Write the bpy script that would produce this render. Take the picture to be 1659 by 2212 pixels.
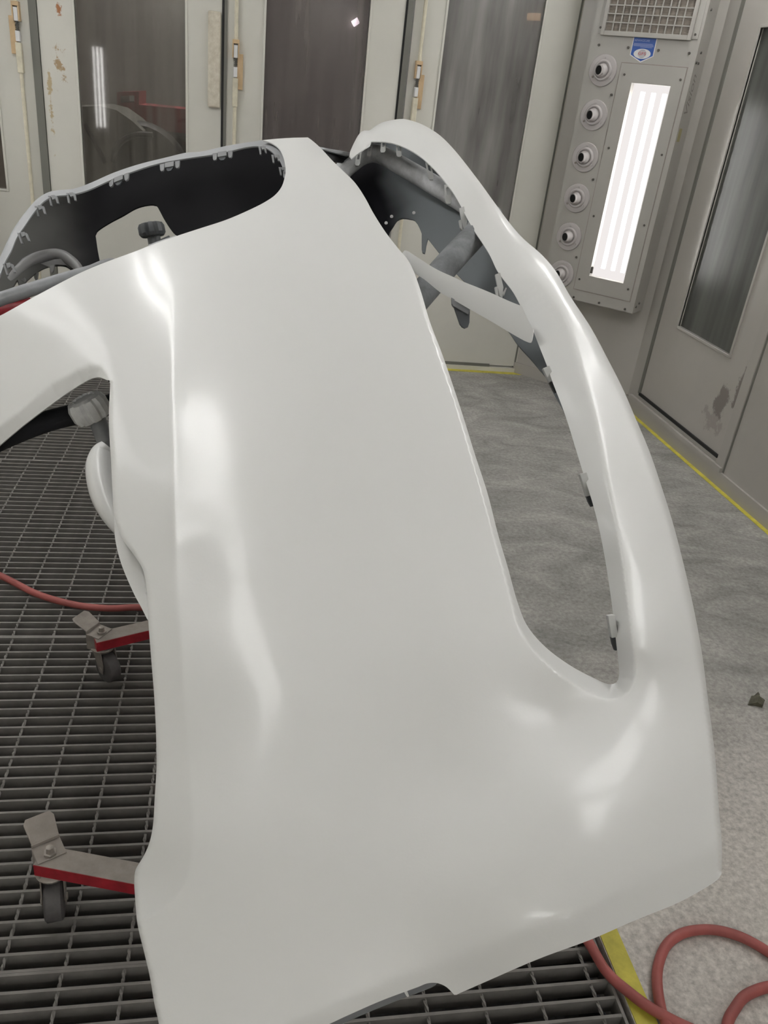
import bpy, bmesh, math, random
import numpy as np
from mathutils import Vector, Matrix
from mathutils.geometry import delaunay_2d_cdt

S = bpy.context.scene
for _o in list(bpy.data.objects):
    bpy.data.objects.remove(_o)
C = S.collection
PI = math.pi
random.seed(7)

# ------------------------------------------------------------------ camera
IW, IH = 1659.0, 2212.0
F = 1726.4288
HC = 1.45
YAW, PITCH, ROLL = math.radians(11.679), math.radians(27.2532), math.radians(6.8851)
fw = Vector((math.sin(YAW) * math.cos(PITCH), math.cos(YAW) * math.cos(PITCH), -math.sin(PITCH)))
r0 = Vector((math.cos(YAW), -math.sin(YAW), 0))
u0 = r0.cross(fw)
RT = math.cos(ROLL) * r0 + math.sin(ROLL) * u0
UP = -math.sin(ROLL) * r0 + math.cos(ROLL) * u0
cam = bpy.data.cameras.new('camera')
cam.sensor_fit = 'VERTICAL'
cam.sensor_height = 36.0
cam.sensor_width = 36.0 * IW / IH
cam.lens = F / IH * 36.0
cam.clip_start = 0.02
co = bpy.data.objects.new('camera', cam)
C.objects.link(co)
co.matrix_world = Matrix(((RT.x, UP.x, -fw.x, 0), (RT.y, UP.y, -fw.y, 0), (RT.z, UP.z, -fw.z, HC), (0, 0, 0, 1)))
S.camera = co

# ------------------------------------------------------------------ world, exposure
S.view_settings.view_transform = 'Standard'
S.view_settings.look = 'None'
S.view_settings.exposure = 0.0
S.view_settings.gamma = 1.0
S.view_settings.use_curve_mapping = False
S.cycles.use_denoising = True
S.cycles.max_bounces = 10
S.cycles.sample_clamp_indirect = 8.0
W = bpy.data.worlds.new('shop_dark')
S.world = W
W.use_nodes = True
W.node_tree.nodes['Background'].inputs[0].default_value = (0.5, 0.5, 0.5, 1)
W.node_tree.nodes['Background'].inputs[1].default_value = 0.02
TUBE_L, TUBE_R, TUBE_B, TUBE_W = 20.5, 18.5, 48.0, 8.0      # ceiling tubes: left, right, added rear fill; left wall
CORNER_TUBE = 17.0         # tubes of the corner units
CORNER_DIFF = 0.88         # their backlit diffusers
SHOP_STRENGTH = 14.0

# ------------------------------------------------------------------ dimensions
YB, XR, XL, YN, ZT = 4.705, 2.226, -2.1, -2.5, 2.75
XG, XG0 = 0.728, -1.62        # grating right / left edge


def ray(px, py):
    return RT * ((px - IW / 2) / F) - UP * ((py - IH / 2) / F) + fw


def at(px, py, d):            # a point d metres in front of the camera
    return ray(px, py) * d + Vector((0, 0, HC))


def wallp(px, py, Y):
    r = ray(px, py)
    return r * (Y / r.y) + Vector((0, 0, HC))


def floorp(px, py, z=0.0):
    r = ray(px, py)
    return r * ((z - HC) / r.z) + Vector((0, 0, HC))


# ------------------------------------------------------------------ materials
MATS = {}


def nd(nt, t, **kw):
    n = nt.nodes.new(t)
    for k, v in kw.items():
        if k.startswith('i_'):
            n.inputs[int(k[2:])].default_value = v
        else:
            setattr(n, k, v)
    return n


def mat(name, col, rough=0.5, metal=0.0, var=0.0, vscale=8.0, bump=0.0, bscale=60.0, coat=0.0, crough=0.05,
        emit=None, stretch=None, spec=0.5, col2=None):
    m = bpy.data.materials.new(name)
    m.use_nodes = True
    nt = m.node_tree
    b = nt.nodes['Principled BSDF']
    b.inputs['Base Color'].default_value = (*col, 1)
    b.inputs['Roughness'].default_value = rough
    b.inputs['Metallic'].default_value = metal
    b.inputs['Specular IOR Level'].default_value = spec
    b.inputs['Coat Weight'].default_value = coat
    b.inputs['Coat Roughness'].default_value = crough
    if emit:
        b.inputs['Emission Color'].default_value = (*emit[0], 1)
        b.inputs['Emission Strength'].default_value = emit[1]
    tc = nd(nt, 'ShaderNodeTexCoord')
    vec = tc.outputs['Object']
    if stretch:
        mp = nd(nt, 'ShaderNodeMapping')
        mp.inputs['Scale'].default_value = stretch
        nt.links.new(vec, mp.inputs['Vector'])
        vec = mp.outputs['Vector']
    if var or col2:
        n = nd(nt, 'ShaderNodeTexNoise')
        n.inputs['Scale'].default_value = vscale
        n.inputs['Detail'].default_value = 5
        n.inputs['Roughness'].default_value = 0.65
        nt.links.new(vec, n.inputs['Vector'])
        rmp = nd(nt, 'ShaderNodeValToRGB')
        c2 = col2 if col2 else tuple(max(0, c * (1 - var)) for c in col)
        c1 = col if col2 else tuple(min(1, c * (1 + var)) for c in col)
        rmp.color_ramp.elements[0].position = 0.32
        rmp.color_ramp.elements[1].position = 0.68
        rmp.color_ramp.elements[0].color = (*c2, 1)
        rmp.color_ramp.elements[1].color = (*c1, 1)
        nt.links.new(n.outputs['Fac'], rmp.inputs['Fac'])
        nt.links.new(rmp.outputs['Color'], b.inputs['Base Color'])
    if bump:
        n2 = nd(nt, 'ShaderNodeTexNoise')
        n2.inputs['Scale'].default_value = bscale
        n2.inputs['Detail'].default_value = 3
        nt.links.new(vec, n2.inputs['Vector'])
        bp = nd(nt, 'ShaderNodeBump')
        bp.inputs['Strength'].default_value = bump
        bp.inputs['Distance'].default_value = 0.001
        nt.links.new(n2.outputs['Fac'], bp.inputs['Height'])
        nt.links.new(bp.outputs['Normal'], b.inputs['Normal'])
    MATS[name] = m
    return m


def paint_mat():
    """fresh white lacquer: satin body, finer orange-peel coat on top"""
    m = bpy.data.materials.new('white_lacquer')
    m.use_nodes = True
    nt = m.node_tree
    b = nt.nodes['Principled BSDF']
    b.inputs['Base Color'].default_value = (0.82, 0.825, 0.815, 1)
    b.inputs['Roughness'].default_value = 0.45
    b.inputs['Specular IOR Level'].default_value = 0.38
    b.inputs['Coat Weight'].default_value = 0.45
    b.inputs['Coat Roughness'].default_value = 0.15
    tc = nd(nt, 'ShaderNodeTexCoord')
    n = nd(nt, 'ShaderNodeTexNoise')
    n.inputs['Scale'].default_value = 330
    n.inputs['Detail'].default_value = 2
    nt.links.new(tc.outputs['Object'], n.inputs['Vector'])
    bp = nd(nt, 'ShaderNodeBump')
    bp.inputs['Strength'].default_value = 0.06
    bp.inputs['Distance'].default_value = 0.001
    nt.links.new(n.outputs['Fac'], bp.inputs['Height'])
    nt.links.new(bp.outputs['Normal'], b.inputs['Normal'])
    nt.links.new(bp.outputs['Normal'], b.inputs['Coat Normal'])
    return m


def inner_mat(name, x_dark, x_grey, dark, grey):
    """raw plastic with primer overspray that thins out along the part (world X)"""
    m = bpy.data.materials.new(name)
    m.use_nodes = True
    nt = m.node_tree
    b = nt.nodes['Principled BSDF']
    b.inputs['Roughness'].default_value = 0.7
    b.inputs['Specular IOR Level'].default_value = 0.1
    g = nd(nt, 'ShaderNodeNewGeometry')
    sp = nd(nt, 'ShaderNodeSeparateXYZ')
    nt.links.new(g.outputs['Position'], sp.inputs[0])
    n = nd(nt, 'ShaderNodeTexNoise')
    n.inputs['Scale'].default_value = 5
    nt.links.new(g.outputs['Position'], n.inputs['Vector'])
    ad = nd(nt, 'ShaderNodeMath', operation='MULTIPLY_ADD')
    ad.inputs[1].default_value = 0.12
    nt.links.new(n.outputs['Fac'], ad.inputs[0])
    nt.links.new(sp.outputs['X'], ad.inputs[2])
    mr = nd(nt, 'ShaderNodeMapRange')
    mr.interpolation_type = 'SMOOTHSTEP'
    mr.inputs['From Min'].default_value = x_dark + 0.06
    mr.inputs['From Max'].default_value = x_grey + 0.06
    nt.links.new(ad.outputs[0], mr.inputs['Value'])
    mx = nd(nt, 'ShaderNodeMix', data_type='RGBA')
    mx.inputs[6].default_value = (*dark, 1)
    mx.inputs[7].default_value = (*grey, 1)
    nt.links.new(mr.outputs['Result'], mx.inputs[0])
    nt.links.new(mx.outputs[2], b.inputs['Base Color'])
    return m


def glass_mat(name, tint, haze_col, haze, rough, streak=6.0):
    """window pane with dried overspray: see-through, streaked haze, fresnel gloss"""
    m = bpy.data.materials.new(name)
    m.use_nodes = True
    nt = m.node_tree
    nt.nodes.remove(nt.nodes['Principled BSDF'])
    out = nt.nodes['Material Output']
    tr = nd(nt, 'ShaderNodeBsdfTransparent')
    tr.inputs[0].default_value = (*tint, 1)
    df = nd(nt, 'ShaderNodeBsdfDiffuse')
    df.inputs[0].default_value = (*haze_col, 1)
    gl = nd(nt, 'ShaderNodeBsdfGlossy')
    gl.inputs['Roughness'].default_value = rough
    tc = nd(nt, 'ShaderNodeTexCoord')
    mp = nd(nt, 'ShaderNodeMapping')
    mp.inputs['Scale'].default_value = (streak, streak, 0.35)
    nt.links.new(tc.outputs['Object'], mp.inputs[0])
    n = nd(nt, 'ShaderNodeTexNoise')
    n.inputs['Scale'].default_value = 3
    n.inputs['Detail'].default_value = 4
    nt.links.new(mp.outputs[0], n.inputs['Vector'])
    mr = nd(nt, 'ShaderNodeMapRange')
    mr.inputs['From Min'].default_value = 0.3
    mr.inputs['From Max'].default_value = 0.7
    mr.inputs['To Min'].default_value = haze * 0.5
    mr.inputs['To Max'].default_value = haze * 1.5
    nt.links.new(n.outputs['Fac'], mr.inputs['Value'])
    m1 = nd(nt, 'ShaderNodeMixShader')
    nt.links.new(mr.outputs['Result'], m1.inputs[0])
    nt.links.new(tr.outputs[0], m1.inputs[1])
    nt.links.new(df.outputs[0], m1.inputs[2])
    fr = nd(nt, 'ShaderNodeFresnel')
    fr.inputs[0].default_value = 1.5
    m2 = nd(nt, 'ShaderNodeMixShader')
    nt.links.new(fr.outputs[0], m2.inputs[0])
    nt.links.new(m1.outputs[0], m2.inputs[1])
    nt.links.new(gl.outputs[0], m2.inputs[2])
    nt.links.new(m2.outputs[0], out.inputs[0])
    return m


def wall_paint(name, col, rust=None, axis='X'):
    """booth enamel with faint mottling and, if asked, a patch of rust and dirt runs"""
    m = mat(name, col, 0.32, var=0.035, vscale=2.2, coat=0.25, crough=0.15)
    if rust:
        nt = m.node_tree
        b = nt.nodes['Principled BSDF']
        src = b.inputs['Base Color'].links[0].from_socket
        g = nd(nt, 'ShaderNodeNewGeometry')
        last = src
        for (cx, cz, rx, rz, colr, thr, sc) in rust:
            mp = nd(nt, 'ShaderNodeMapping')
            mp.inputs['Location'].default_value = (-cx / rx if axis == 'X' else 0, -cx / rx if axis == 'Y' else 0, -cz / rz)
            mp.inputs['Scale'].default_value = (1 / rx if axis == 'X' else 0, 1 / rx if axis == 'Y' else 0, 1 / rz)
            nt.links.new(g.outputs['Position'], mp.inputs[0])
            ln = nd(nt, 'ShaderNodeVectorMath', operation='LENGTH')
            nt.links.new(mp.outputs[0], ln.inputs[0])
            n = nd(nt, 'ShaderNodeTexNoise')
            n.inputs['Scale'].default_value = sc
            n.inputs['Detail'].default_value = 6
            n.inputs['Roughness'].default_value = 0.7
            nt.links.new(g.outputs['Position'], n.inputs['Vector'])
            sb = nd(nt, 'ShaderNodeMath', operation='MULTIPLY_ADD')
            sb.inputs[1].default_value = -0.28
            nt.links.new(ln.outputs['Value'], sb.inputs[0])
            nt.links.new(n.outputs['Fac'], sb.inputs[2])
            mr = nd(nt, 'ShaderNodeMapRange')
            mr.inputs['From Min'].default_value = thr
            mr.inputs['From Max'].default_value = thr + 0.07
            nt.links.new(sb.outputs[0], mr.inputs['Value'])
            mx = nd(nt, 'ShaderNodeMix', data_type='RGBA')
            nt.links.new(mr.outputs['Result'], mx.inputs[0])
            nt.links.new(last, mx.inputs[6])
            mx.inputs[7].default_value = (*colr, 1)
            last = mx.outputs[2]
        nt.links.new(last, b.inputs['Base Color'])
    return m


def concrete_mat():
    m = bpy.data.materials.new('concrete')
    m.use_nodes = True
    nt = m.node_tree
    b = nt.nodes['Principled BSDF']
    b.inputs['Roughness'].default_value = 0.7
    b.inputs['Specular IOR Level'].default_value = 0.3
    tc = nd(nt, 'ShaderNodeTexCoord')
    mp = nd(nt, 'ShaderNodeMapping')
    mp.inputs['Rotation'].default_value = (0, 0, 0.5)
    mp.inputs['Scale'].default_value = (1.0, 1.8, 1)
    nt.links.new(tc.outputs['Object'], mp.inputs[0])
    n1 = nd(nt, 'ShaderNodeTexNoise')
    n1.inputs['Scale'].default_value = 3.6
    n1.inputs['Distortion'].default_value = 0.9
    n1.inputs['Detail'].default_value = 8
    n1.inputs['Roughness'].default_value = 0.62
    nt.links.new(mp.outputs[0], n1.inputs['Vector'])
    n2 = nd(nt, 'ShaderNodeTexNoise')
    n2.inputs['Scale'].default_value = 70
    n2.inputs['Detail'].default_value = 4
    n2.inputs['Roughness'].default_value = 0.7
    nt.links.new(tc.outputs['Object'], n2.inputs['Vector'])
    r1 = nd(nt, 'ShaderNodeValToRGB')
    r1.color_ramp.elements[0].position = 0.3
    r1.color_ramp.elements[0].color = (0.205, 0.203, 0.193, 1)
    r1.color_ramp.elements[1].position = 0.7
    r1.color_ramp.elements[1].color = (0.42, 0.41, 0.39, 1)
    nt.links.new(n1.outputs['Fac'], r1.inputs[0])
    r2 = nd(nt, 'ShaderNodeValToRGB')
    r2.color_ramp.elements[0].position = 0.3
    r2.color_ramp.elements[0].color = (0.66, 0.65, 0.64, 1)
    r2.color_ramp.elements[1].position = 0.68
    r2.color_ramp.elements[1].color = (1.12, 1.11, 1.1, 1)
    nt.links.new(n2.outputs['Fac'], r2.inputs[0])
    mx = nd(nt, 'ShaderNodeMix', data_type='RGBA', blend_type='MULTIPLY')
    mx.inputs[0].default_value = 1.0
    nt.links.new(r1.outputs[0], mx.inputs[6])
    nt.links.new(r2.outputs[0], mx.inputs[7])
    # lighter speckled concrete towards the near end; greyer streaked concrete further back
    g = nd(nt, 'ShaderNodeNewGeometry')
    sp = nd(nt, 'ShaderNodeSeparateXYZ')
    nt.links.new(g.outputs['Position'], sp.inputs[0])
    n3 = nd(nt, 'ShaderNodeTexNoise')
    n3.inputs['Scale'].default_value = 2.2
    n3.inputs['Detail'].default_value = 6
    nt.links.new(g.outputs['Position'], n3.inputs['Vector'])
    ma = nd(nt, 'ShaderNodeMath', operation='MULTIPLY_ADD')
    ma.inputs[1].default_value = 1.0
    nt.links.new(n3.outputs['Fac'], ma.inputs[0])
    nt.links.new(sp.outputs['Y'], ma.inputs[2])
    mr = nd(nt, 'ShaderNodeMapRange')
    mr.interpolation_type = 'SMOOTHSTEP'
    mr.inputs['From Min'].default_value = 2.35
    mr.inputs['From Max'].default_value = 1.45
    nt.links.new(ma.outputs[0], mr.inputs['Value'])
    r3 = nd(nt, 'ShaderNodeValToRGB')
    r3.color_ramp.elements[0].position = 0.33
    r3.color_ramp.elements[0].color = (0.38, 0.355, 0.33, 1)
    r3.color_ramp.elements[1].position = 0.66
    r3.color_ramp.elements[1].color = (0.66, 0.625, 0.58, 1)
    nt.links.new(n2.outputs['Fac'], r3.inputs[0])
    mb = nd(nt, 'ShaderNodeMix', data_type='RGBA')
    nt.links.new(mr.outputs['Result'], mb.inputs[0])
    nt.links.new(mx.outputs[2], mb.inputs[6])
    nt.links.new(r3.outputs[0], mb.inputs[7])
    nt.links.new(mb.outputs[2], b.inputs['Base Color'])
    bp = nd(nt, 'ShaderNodeBump')
    bp.inputs['Strength'].default_value = 0.25
    bp.inputs['Distance'].default_value = 0.003
    nt.links.new(n2.outputs['Fac'], bp.inputs['Height'])
    nt.links.new(bp.outputs[0], b.inputs['Normal'])
    return m


M_PAINT = paint_mat()
M_PRIMER = mat('grey_primer', (0.16, 0.17, 0.18), 0.5, var=0.12, vscale=12)
M_BLACK = mat('black_plastic', (0.008, 0.008, 0.009), 0.6, spec=0.2)
M_CLIP = mat('overspray_grey_plastic', (0.30, 0.31, 0.32), 0.45)
M_CLIPL = mat('painted_clip_plastic', (0.62, 0.63, 0.62), 0.4)
M_TONGUE = mat('dark_grey_plastic', (0.10, 0.11, 0.12), 0.45)
M_INL = inner_mat('inner_plastic_with_overspray', -0.40, -0.58, (0.0035, 0.0035, 0.0045), (0.085, 0.085, 0.08))
M_INR = inner_mat('inner_plastic_primed', 0.40, 0.50, (0.006, 0.006, 0.008), (0.165, 0.18, 0.188))
M_FOAM = mat('dusty_foam_sleeve', (0.20, 0.21, 0.22), 0.85, var=0.35, vscale=14, bump=0.3, bscale=250)
M_FOAML = mat('brightened_dusty_foam_sleeve', (0.50, 0.51, 0.52), 0.8, var=0.35, vscale=10, bump=0.3, bscale=250)  # foam made paler, standing in for light the hoop does not receive
M_FOAMB = mat('black_foam_sleeve', (0.016, 0.017, 0.021), 0.8, var=0.3, vscale=12)
M_STEELG = mat('painted_grey_tube', (0.26, 0.27, 0.28), 0.45, var=0.2, vscale=9)
M_KNOB = mat('grey_overspray_knob', (0.78, 0.79, 0.79), 0.4, var=0.15, vscale=30)
M_KNOBD = mat('dark_knob', (0.07, 0.075, 0.08), 0.5)
M_RED = mat('worn_red_paint', (0.33, 0.02, 0.03), 0.45, var=0.3, vscale=25)
M_DUST = mat('dust_covered_steel', (0.27, 0.24, 0.215), 0.75, var=0.15, vscale=25)
M_ZINC = mat('dusty_zinc', (0.33, 0.30, 0.27), 0.4, metal=0.4, var=0.2, vscale=30)
M_RUBBER = mat('grey_rubber', (0.09, 0.085, 0.085), 0.6, var=0.25, vscale=30)
M_GRATE = mat('dusty_grating_steel', (0.20, 0.19, 0.178), 0.7, var=0.15, vscale=18)
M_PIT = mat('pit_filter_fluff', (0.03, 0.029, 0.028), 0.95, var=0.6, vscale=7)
M_HOSE = mat('red_rubber_hose', (0.33, 0.085, 0.075), 0.55, var=0.22, vscale=9)
M_YEL = mat('yellow_line_paint', (0.52, 0.46, 0.06), 0.6, var=0.25, vscale=14)
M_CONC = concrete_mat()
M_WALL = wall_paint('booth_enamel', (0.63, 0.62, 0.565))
M_WALLR = wall_paint('booth_enamel_shaded', (0.40, 0.382, 0.352))  # booth enamel darkened; the right side's weaker light is put into the colour
M_DOORR = wall_paint('door_enamel_scuffed', (0.42, 0.40, 0.37), [(3.30, 0.33, 0.06, 0.085, (0.20, 0.18, 0.165), 0.22, 9), (3.19, 0.46, 0.035, 0.10, (0.19, 0.17, 0.155), 0.24, 9), (3.33, 0.24, 0.14, 0.08, (0.33, 0.30, 0.28), 0.34, 14)], 'Y')  # base darkened like the right wall, shade put in; scuffs are real marks
M_DOORL = wall_paint('door_enamel_rusty', (0.63, 0.62, 0.565), [
    (-0.905, 1.655, 0.022, 0.035, (0.36, 0.15, 0.06), 0.30, 16),
    (-0.915, 1.42, 0.05, 0.13, (0.38, 0.27, 0.15), 0.40, 26),
    (-0.975, 1.25, 0.02, 0.25, (0.45, 0.36, 0.22), 0.36, 18)])
M_CREAM = mat('cream_enamel', (0.64, 0.60, 0.47), 0.4, var=0.12, vscale=22)
M_TAN = mat('tan_bracket', (0.55, 0.40, 0.235), 0.5, var=0.12, vscale=20)
M_PAD = mat('chipped_cream_pad', (0.66, 0.62, 0.52), 0.6, var=0.0, vscale=34, col2=(0.50, 0.45, 0.36))
M_GASK = mat('grey_gasket', (0.16, 0.16, 0.14), 0.5)
M_SEAM = mat('black_seam', (0.012, 0.012, 0.012), 0.6)
M_CEIL = mat('ceiling_filter', (0.70, 0.69, 0.66), 0.9)
M_UNIT = mat('unit_enamel', (0.385, 0.372, 0.343), 0.35, coat=0.2, crough=0.2, var=0.03, vscale=3)
M_NOZ = mat('nozzle_plastic', (0.44, 0.415, 0.41), 0.35)
M_HOLE = mat('black_hole', (0.004, 0.004, 0.004), 0.9)
M_SCREW = mat('dark_screw', (0.10, 0.095, 0.085), 0.45, metal=0.5)
M_BLUE = mat('blue_print', (0.012, 0.08, 0.36), 0.35)
M_WHITE = mat('white_print', (0.72, 0.72, 0.72), 0.4)
M_LBLUE = mat('pale_blue_print', (0.30, 0.36, 0.62), 0.4)
M_REDP = mat('red_print', (0.50, 0.06, 0.07), 0.4)
M_GREYP = mat('grey_print', (0.42, 0.42, 0.45), 0.4)
M_INK = mat('pencil_marking', (0.22, 0.20, 0.185), 0.6)
M_OLD = mat('old_tape', (0.35, 0.31, 0.16), 0.6)
M_VENT = mat('vent_depth', (0.26, 0.23, 0.20), 0.8, var=0.3, vscale=20, stretch=(1, 1, 6))
M_LEAF = mat('olive_scrap', (0.085, 0.08, 0.055), 0.8, var=0.4, vscale=60)
M_TUBEL = mat('lit_tube_left', (0.9, 0.9, 0.9), 0.4, emit=((1.0, 0.99, 0.975), TUBE_L))
M_TUBER = mat('lit_tube_right', (0.9, 0.9, 0.9), 0.4, emit=((1.0, 0.99, 0.975), TUBE_R))
M_TUBEW = mat('lit_tube_wall', (0.9, 0.9, 0.9), 0.4, emit=((1.0, 0.99, 0.975), TUBE_W))
M_TUBEB = mat('fill_tube_rear', (0.9, 0.9, 0.9), 0.4, emit=((1.0, 0.985, 0.965), TUBE_B))
M_CTUBE = mat('lit_corner_tube', (0.9, 0.9, 0.9), 0.4, emit=((1.0, 0.985, 0.965), CORNER_TUBE))
M_CDIFF = mat('lit_diffuser', (0.0, 0.0, 0.0), 1.0, emit=((1.0, 0.95, 0.93), CORNER_DIFF), spec=0.0)
M_SHOPL = mat('lit_shop_lamp', (0.9, 0.9, 0.9), 0.4, emit=((1.0, 0.93, 0.98), SHOP_STRENGTH))
M_SHOPW = mat('lit_warm_lamp', (0.9, 0.9, 0.9), 0.4, emit=((1.0, 0.6, 0.28), 3.0))
M_G0 = glass_mat('pane_brown_haze', (0.55, 0.5, 0.45), (0.22, 0.19, 0.16), 0.35, 0.05)
M_G1 = glass_mat('pane_streaked', (0.70, 0.68, 0.66), (0.21, 0.198, 0.172), 0.33, 0.03, 9)
M_G2 = glass_mat('pane_purple_haze', (0.5, 0.47, 0.48), (0.19, 0.168, 0.158), 0.46, 0.14, 5)
M_G3 = glass_mat('pane_milky', (0.5, 0.49, 0.48), (0.31, 0.30, 0.285), 0.66, 0.22, 3)
M_GR = glass_mat('pane_door_dark', (0.4, 0.41, 0.4), (0.15, 0.155, 0.14), 0.50, 0.32, 4)
M_SHOP = mat('shop_wall', (0.20, 0.19, 0.175), 0.8, var=0.35, vscale=1.4, stretch=(4, 1, 0.25))
M_SHOPF = mat('shop_floor', (0.12, 0.11, 0.10), 0.7, var=0.2, vscale=2)
M_TRUCK = mat('dull_red_body', (0.30, 0.035, 0.045), 0.4, var=0.15, vscale=5)
M_CAR = mat('grey_green_body', (0.17, 0.172, 0.15), 0.4)
M_CARB = mat('car_black', (0.02, 0.02, 0.022), 0.5)

# ------------------------------------------------------------------ object helpers


def link(name, me, parent=None, mats=None):
    o = bpy.data.objects.new(name, me)
    C.objects.link(o)
    if parent is not None:
        o.parent = parent
    if mats is not None:
        if not isinstance(mats, (list, tuple)):
            mats = [mats]
        for m in mats:
            me.materials.append(m)
    return o


def obj(name, bm, m, parent=None, smooth=None, bevel=0.0):
    bmesh.ops.recalc_face_normals(bm, faces=bm.faces)
    if smooth is not None:
        ang = math.radians(smooth)
        for f in bm.faces:
            f.smooth = True
        for e in bm.edges:
            if len(e.link_faces) == 2 and e.calc_face_angle(0) > ang:
                e.smooth = False
    me = bpy.data.meshes.new(name)
    bm.to_mesh(me)
    bm.free()
    o = link(name, me, parent, m)
    if bevel:
        b = o.modifiers.new('bevel', 'BEVEL')
        b.width = bevel
        b.segments = 2
        b.limit_method = 'ANGLE'
    return o


def thing(name, label, cat, loc=(0, 0, 0), rot=None, group=None, kind=None):
    o = bpy.data.objects.new(name, None)
    o.empty_display_size = 0.05
    C.objects.link(o)
    o.location = loc
    if rot:
        o.rotation_euler = rot
    o['label'] = label
    o['category'] = cat
    if group:
        o['group'] = group
    if kind:
        o['kind'] = kind
    return o


def tag(o, label, cat, group=None, kind=None):
    o['label'] = label
    o['category'] = cat
    if group:
        o['group'] = group
    if kind:
        o['kind'] = kind
    return o


def struct(o, label=None, cat=None):
    o['kind'] = 'structure'
    if label:
        o['label'] = label
        o['category'] = cat
    return o


def bx(bm, x0, x1, y0, y1, z0, z1, M=None):
    vs = [bm.verts.new(p) for p in ((x0, y0, z0), (x1, y0, z0), (x1, y1, z0), (x0, y1, z0), (x0, y0, z1), (x1, y0, z1), (x1, y1, z1), (x0, y1, z1))]
    if M is not None:
        for v in vs:
            v.co = M @ v.co
    for f in ((3, 2, 1, 0), (4, 5, 6, 7), (0, 1, 5, 4), (1, 2, 6, 5), (2, 3, 7, 6), (3, 0, 4, 7)):
        bm.faces.new([vs[i] for i in f])
    return bm


def box(x0, x1, y0, y1, z0, z1, M=None):
    return bx(bmesh.new(), x0, x1, y0, y1, z0, z1, M)


def lathe(bm, prof, M=Matrix(), seg=24, wob=None):
    """prof: (radius, height) pairs turned about local Z"""
    rings = []
    for r, h in prof:
        ring = []
        for i in range(seg):
            a = 2 * PI * i / seg
            rr = r * (wob(i, seg) if wob and r > 1e-4 else 1)
            ring.append(bm.verts.new(M @ Vector((rr * math.cos(a), rr * math.sin(a), h))))
        rings.append(ring)
    for a, b in zip(rings, rings[1:]):
        for i in range(seg):
            j = (i + 1) % seg
            bm.faces.new((a[i], a[j], b[j], b[i]))
    bm.faces.new(rings[0][::-1])
    bm.faces.new(rings[-1])
    return bm


def frame_z(p, d):
    """matrix at p whose local Z points along d"""
    q = Vector(d).to_track_quat('Z', 'Y')
    return Matrix.Translation(p) @ q.to_matrix().to_4x4()


def cyl(bm, p0, p1, r0, r1=None, seg=16):
    p0, p1 = Vector(p0), Vector(p1)
    L = (p1 - p0).length
    return lathe(bm, [(r0, 0), (r0 if r1 is None else r1, L)], frame_z(p0, p1 - p0), seg)


def catmull(pts, step, closed=False):
    """smooth curve through points (any dimension), about step apart"""
    P = [np.array(p, float) for p in pts]
    n = len(P)
    out = []
    for i in range(n if closed else n - 1):
        p1, p2 = P[i], P[(i + 1) % n]
        p0 = P[i - 1] if (i > 0 or closed) else 2 * p1 - p2
        p3 = P[(i + 2) % n] if (i + 2 < n or closed) else 2 * p2 - p1
        t0, t1 = 0.0, max(1e-9, np.linalg.norm(p1[:2] - p0[:2]) ** .5)
        t2 = t1 + max(1e-9, np.linalg.norm(p2[:2] - p1[:2]) ** .5)
        t3 = t2 + max(1e-9, np.linalg.norm(p3[:2] - p2[:2]) ** .5)
        k = max(1, int(round(np.linalg.norm(p2[:2] - p1[:2]) / step)))
        for j in range(k):
            t = t1 + (t2 - t1) * j / k
            A1 = (t1 - t) / (t1 - t0) * p0 + (t - t0) / (t1 - t0) * p1
            A2 = (t2 - t) / (t2 - t1) * p1 + (t - t1) / (t2 - t1) * p2
            A3 = (t3 - t) / (t3 - t2) * p2 + (t - t2) / (t3 - t2) * p3
            B1 = (t2 - t) / (t2 - t0) * A1 + (t - t0) / (t2 - t0) * A2
            B2 = (t3 - t) / (t3 - t1) * A2 + (t - t1) / (t3 - t1) * A3
            out.append((t2 - t) / (t2 - t1) * B1 + (t - t1) / (t2 - t1) * B2)
    if not closed:
        out.append(P[-1])
    return out


def catmull3(pts, n):
    P = [Vector(p) for p in pts]
    out = []
    for i in range(len(P) - 1):
        p1, p2 = P[i], P[i + 1]
        p0 = P[i - 1] if i else 2 * p1 - p2
        p3 = P[i + 2] if i + 2 < len(P) else 2 * p2 - p1
        for j in range(n):
            t = j / n
            out.append(0.5 * ((2 * p1) + (p2 - p0) * t + (2 * p0 - 5 * p1 + 4 * p2 - p3) * t * t + (3 * p1 - p0 - 3 * p2 + p3) * t ** 3))
    out.append(P[-1])
    return out


def tube(bm, pts, r, seg=12, caps=True):
    pts = [Vector(p) for p in pts]
    rings = []
    t = (pts[1] - pts[0]).normalized()
    n = t.orthogonal().normalized()
    for i, p in enumerate(pts):
        tn = (pts[min(i + 1, len(pts) - 1)] - pts[max(i - 1, 0)]).normalized()
        n = (n - tn * n.dot(tn)).normalized()
        b = tn.cross(n)
        rr = r[i] if isinstance(r, (list, tuple)) else r
        rings.append([bm.verts.new(p + (n * math.cos(2 * PI * k / seg) + b * math.sin(2 * PI * k / seg)) * rr) for k in range(seg)])
    for a, c in zip(rings, rings[1:]):
        for k in range(seg):
            j = (k + 1) % seg
            bm.faces.new((a[k], a[j], c[j], c[k]))
    if caps:
        bm.faces.new(rings[0][::-1])
        bm.faces.new(rings[-1])
    return bm


def prism(bm, outline, back, M=None):
    """solid between a front outline (3-D points) and the same outline moved by vector back"""
    a = [bm.verts.new(p) for p in outline]
    b = [bm.verts.new(Vector(p) + Vector(back)) for p in outline]
    bm.faces.new(a)
    bm.faces.new(b[::-1])
    n = len(a)
    for i in range(n):
        j = (i + 1) % n
        bm.faces.new((a[j], a[i], b[i], b[j]))
    return bm


# ------------------------------------------------------------------ sheet parts (bumper shell)


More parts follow.
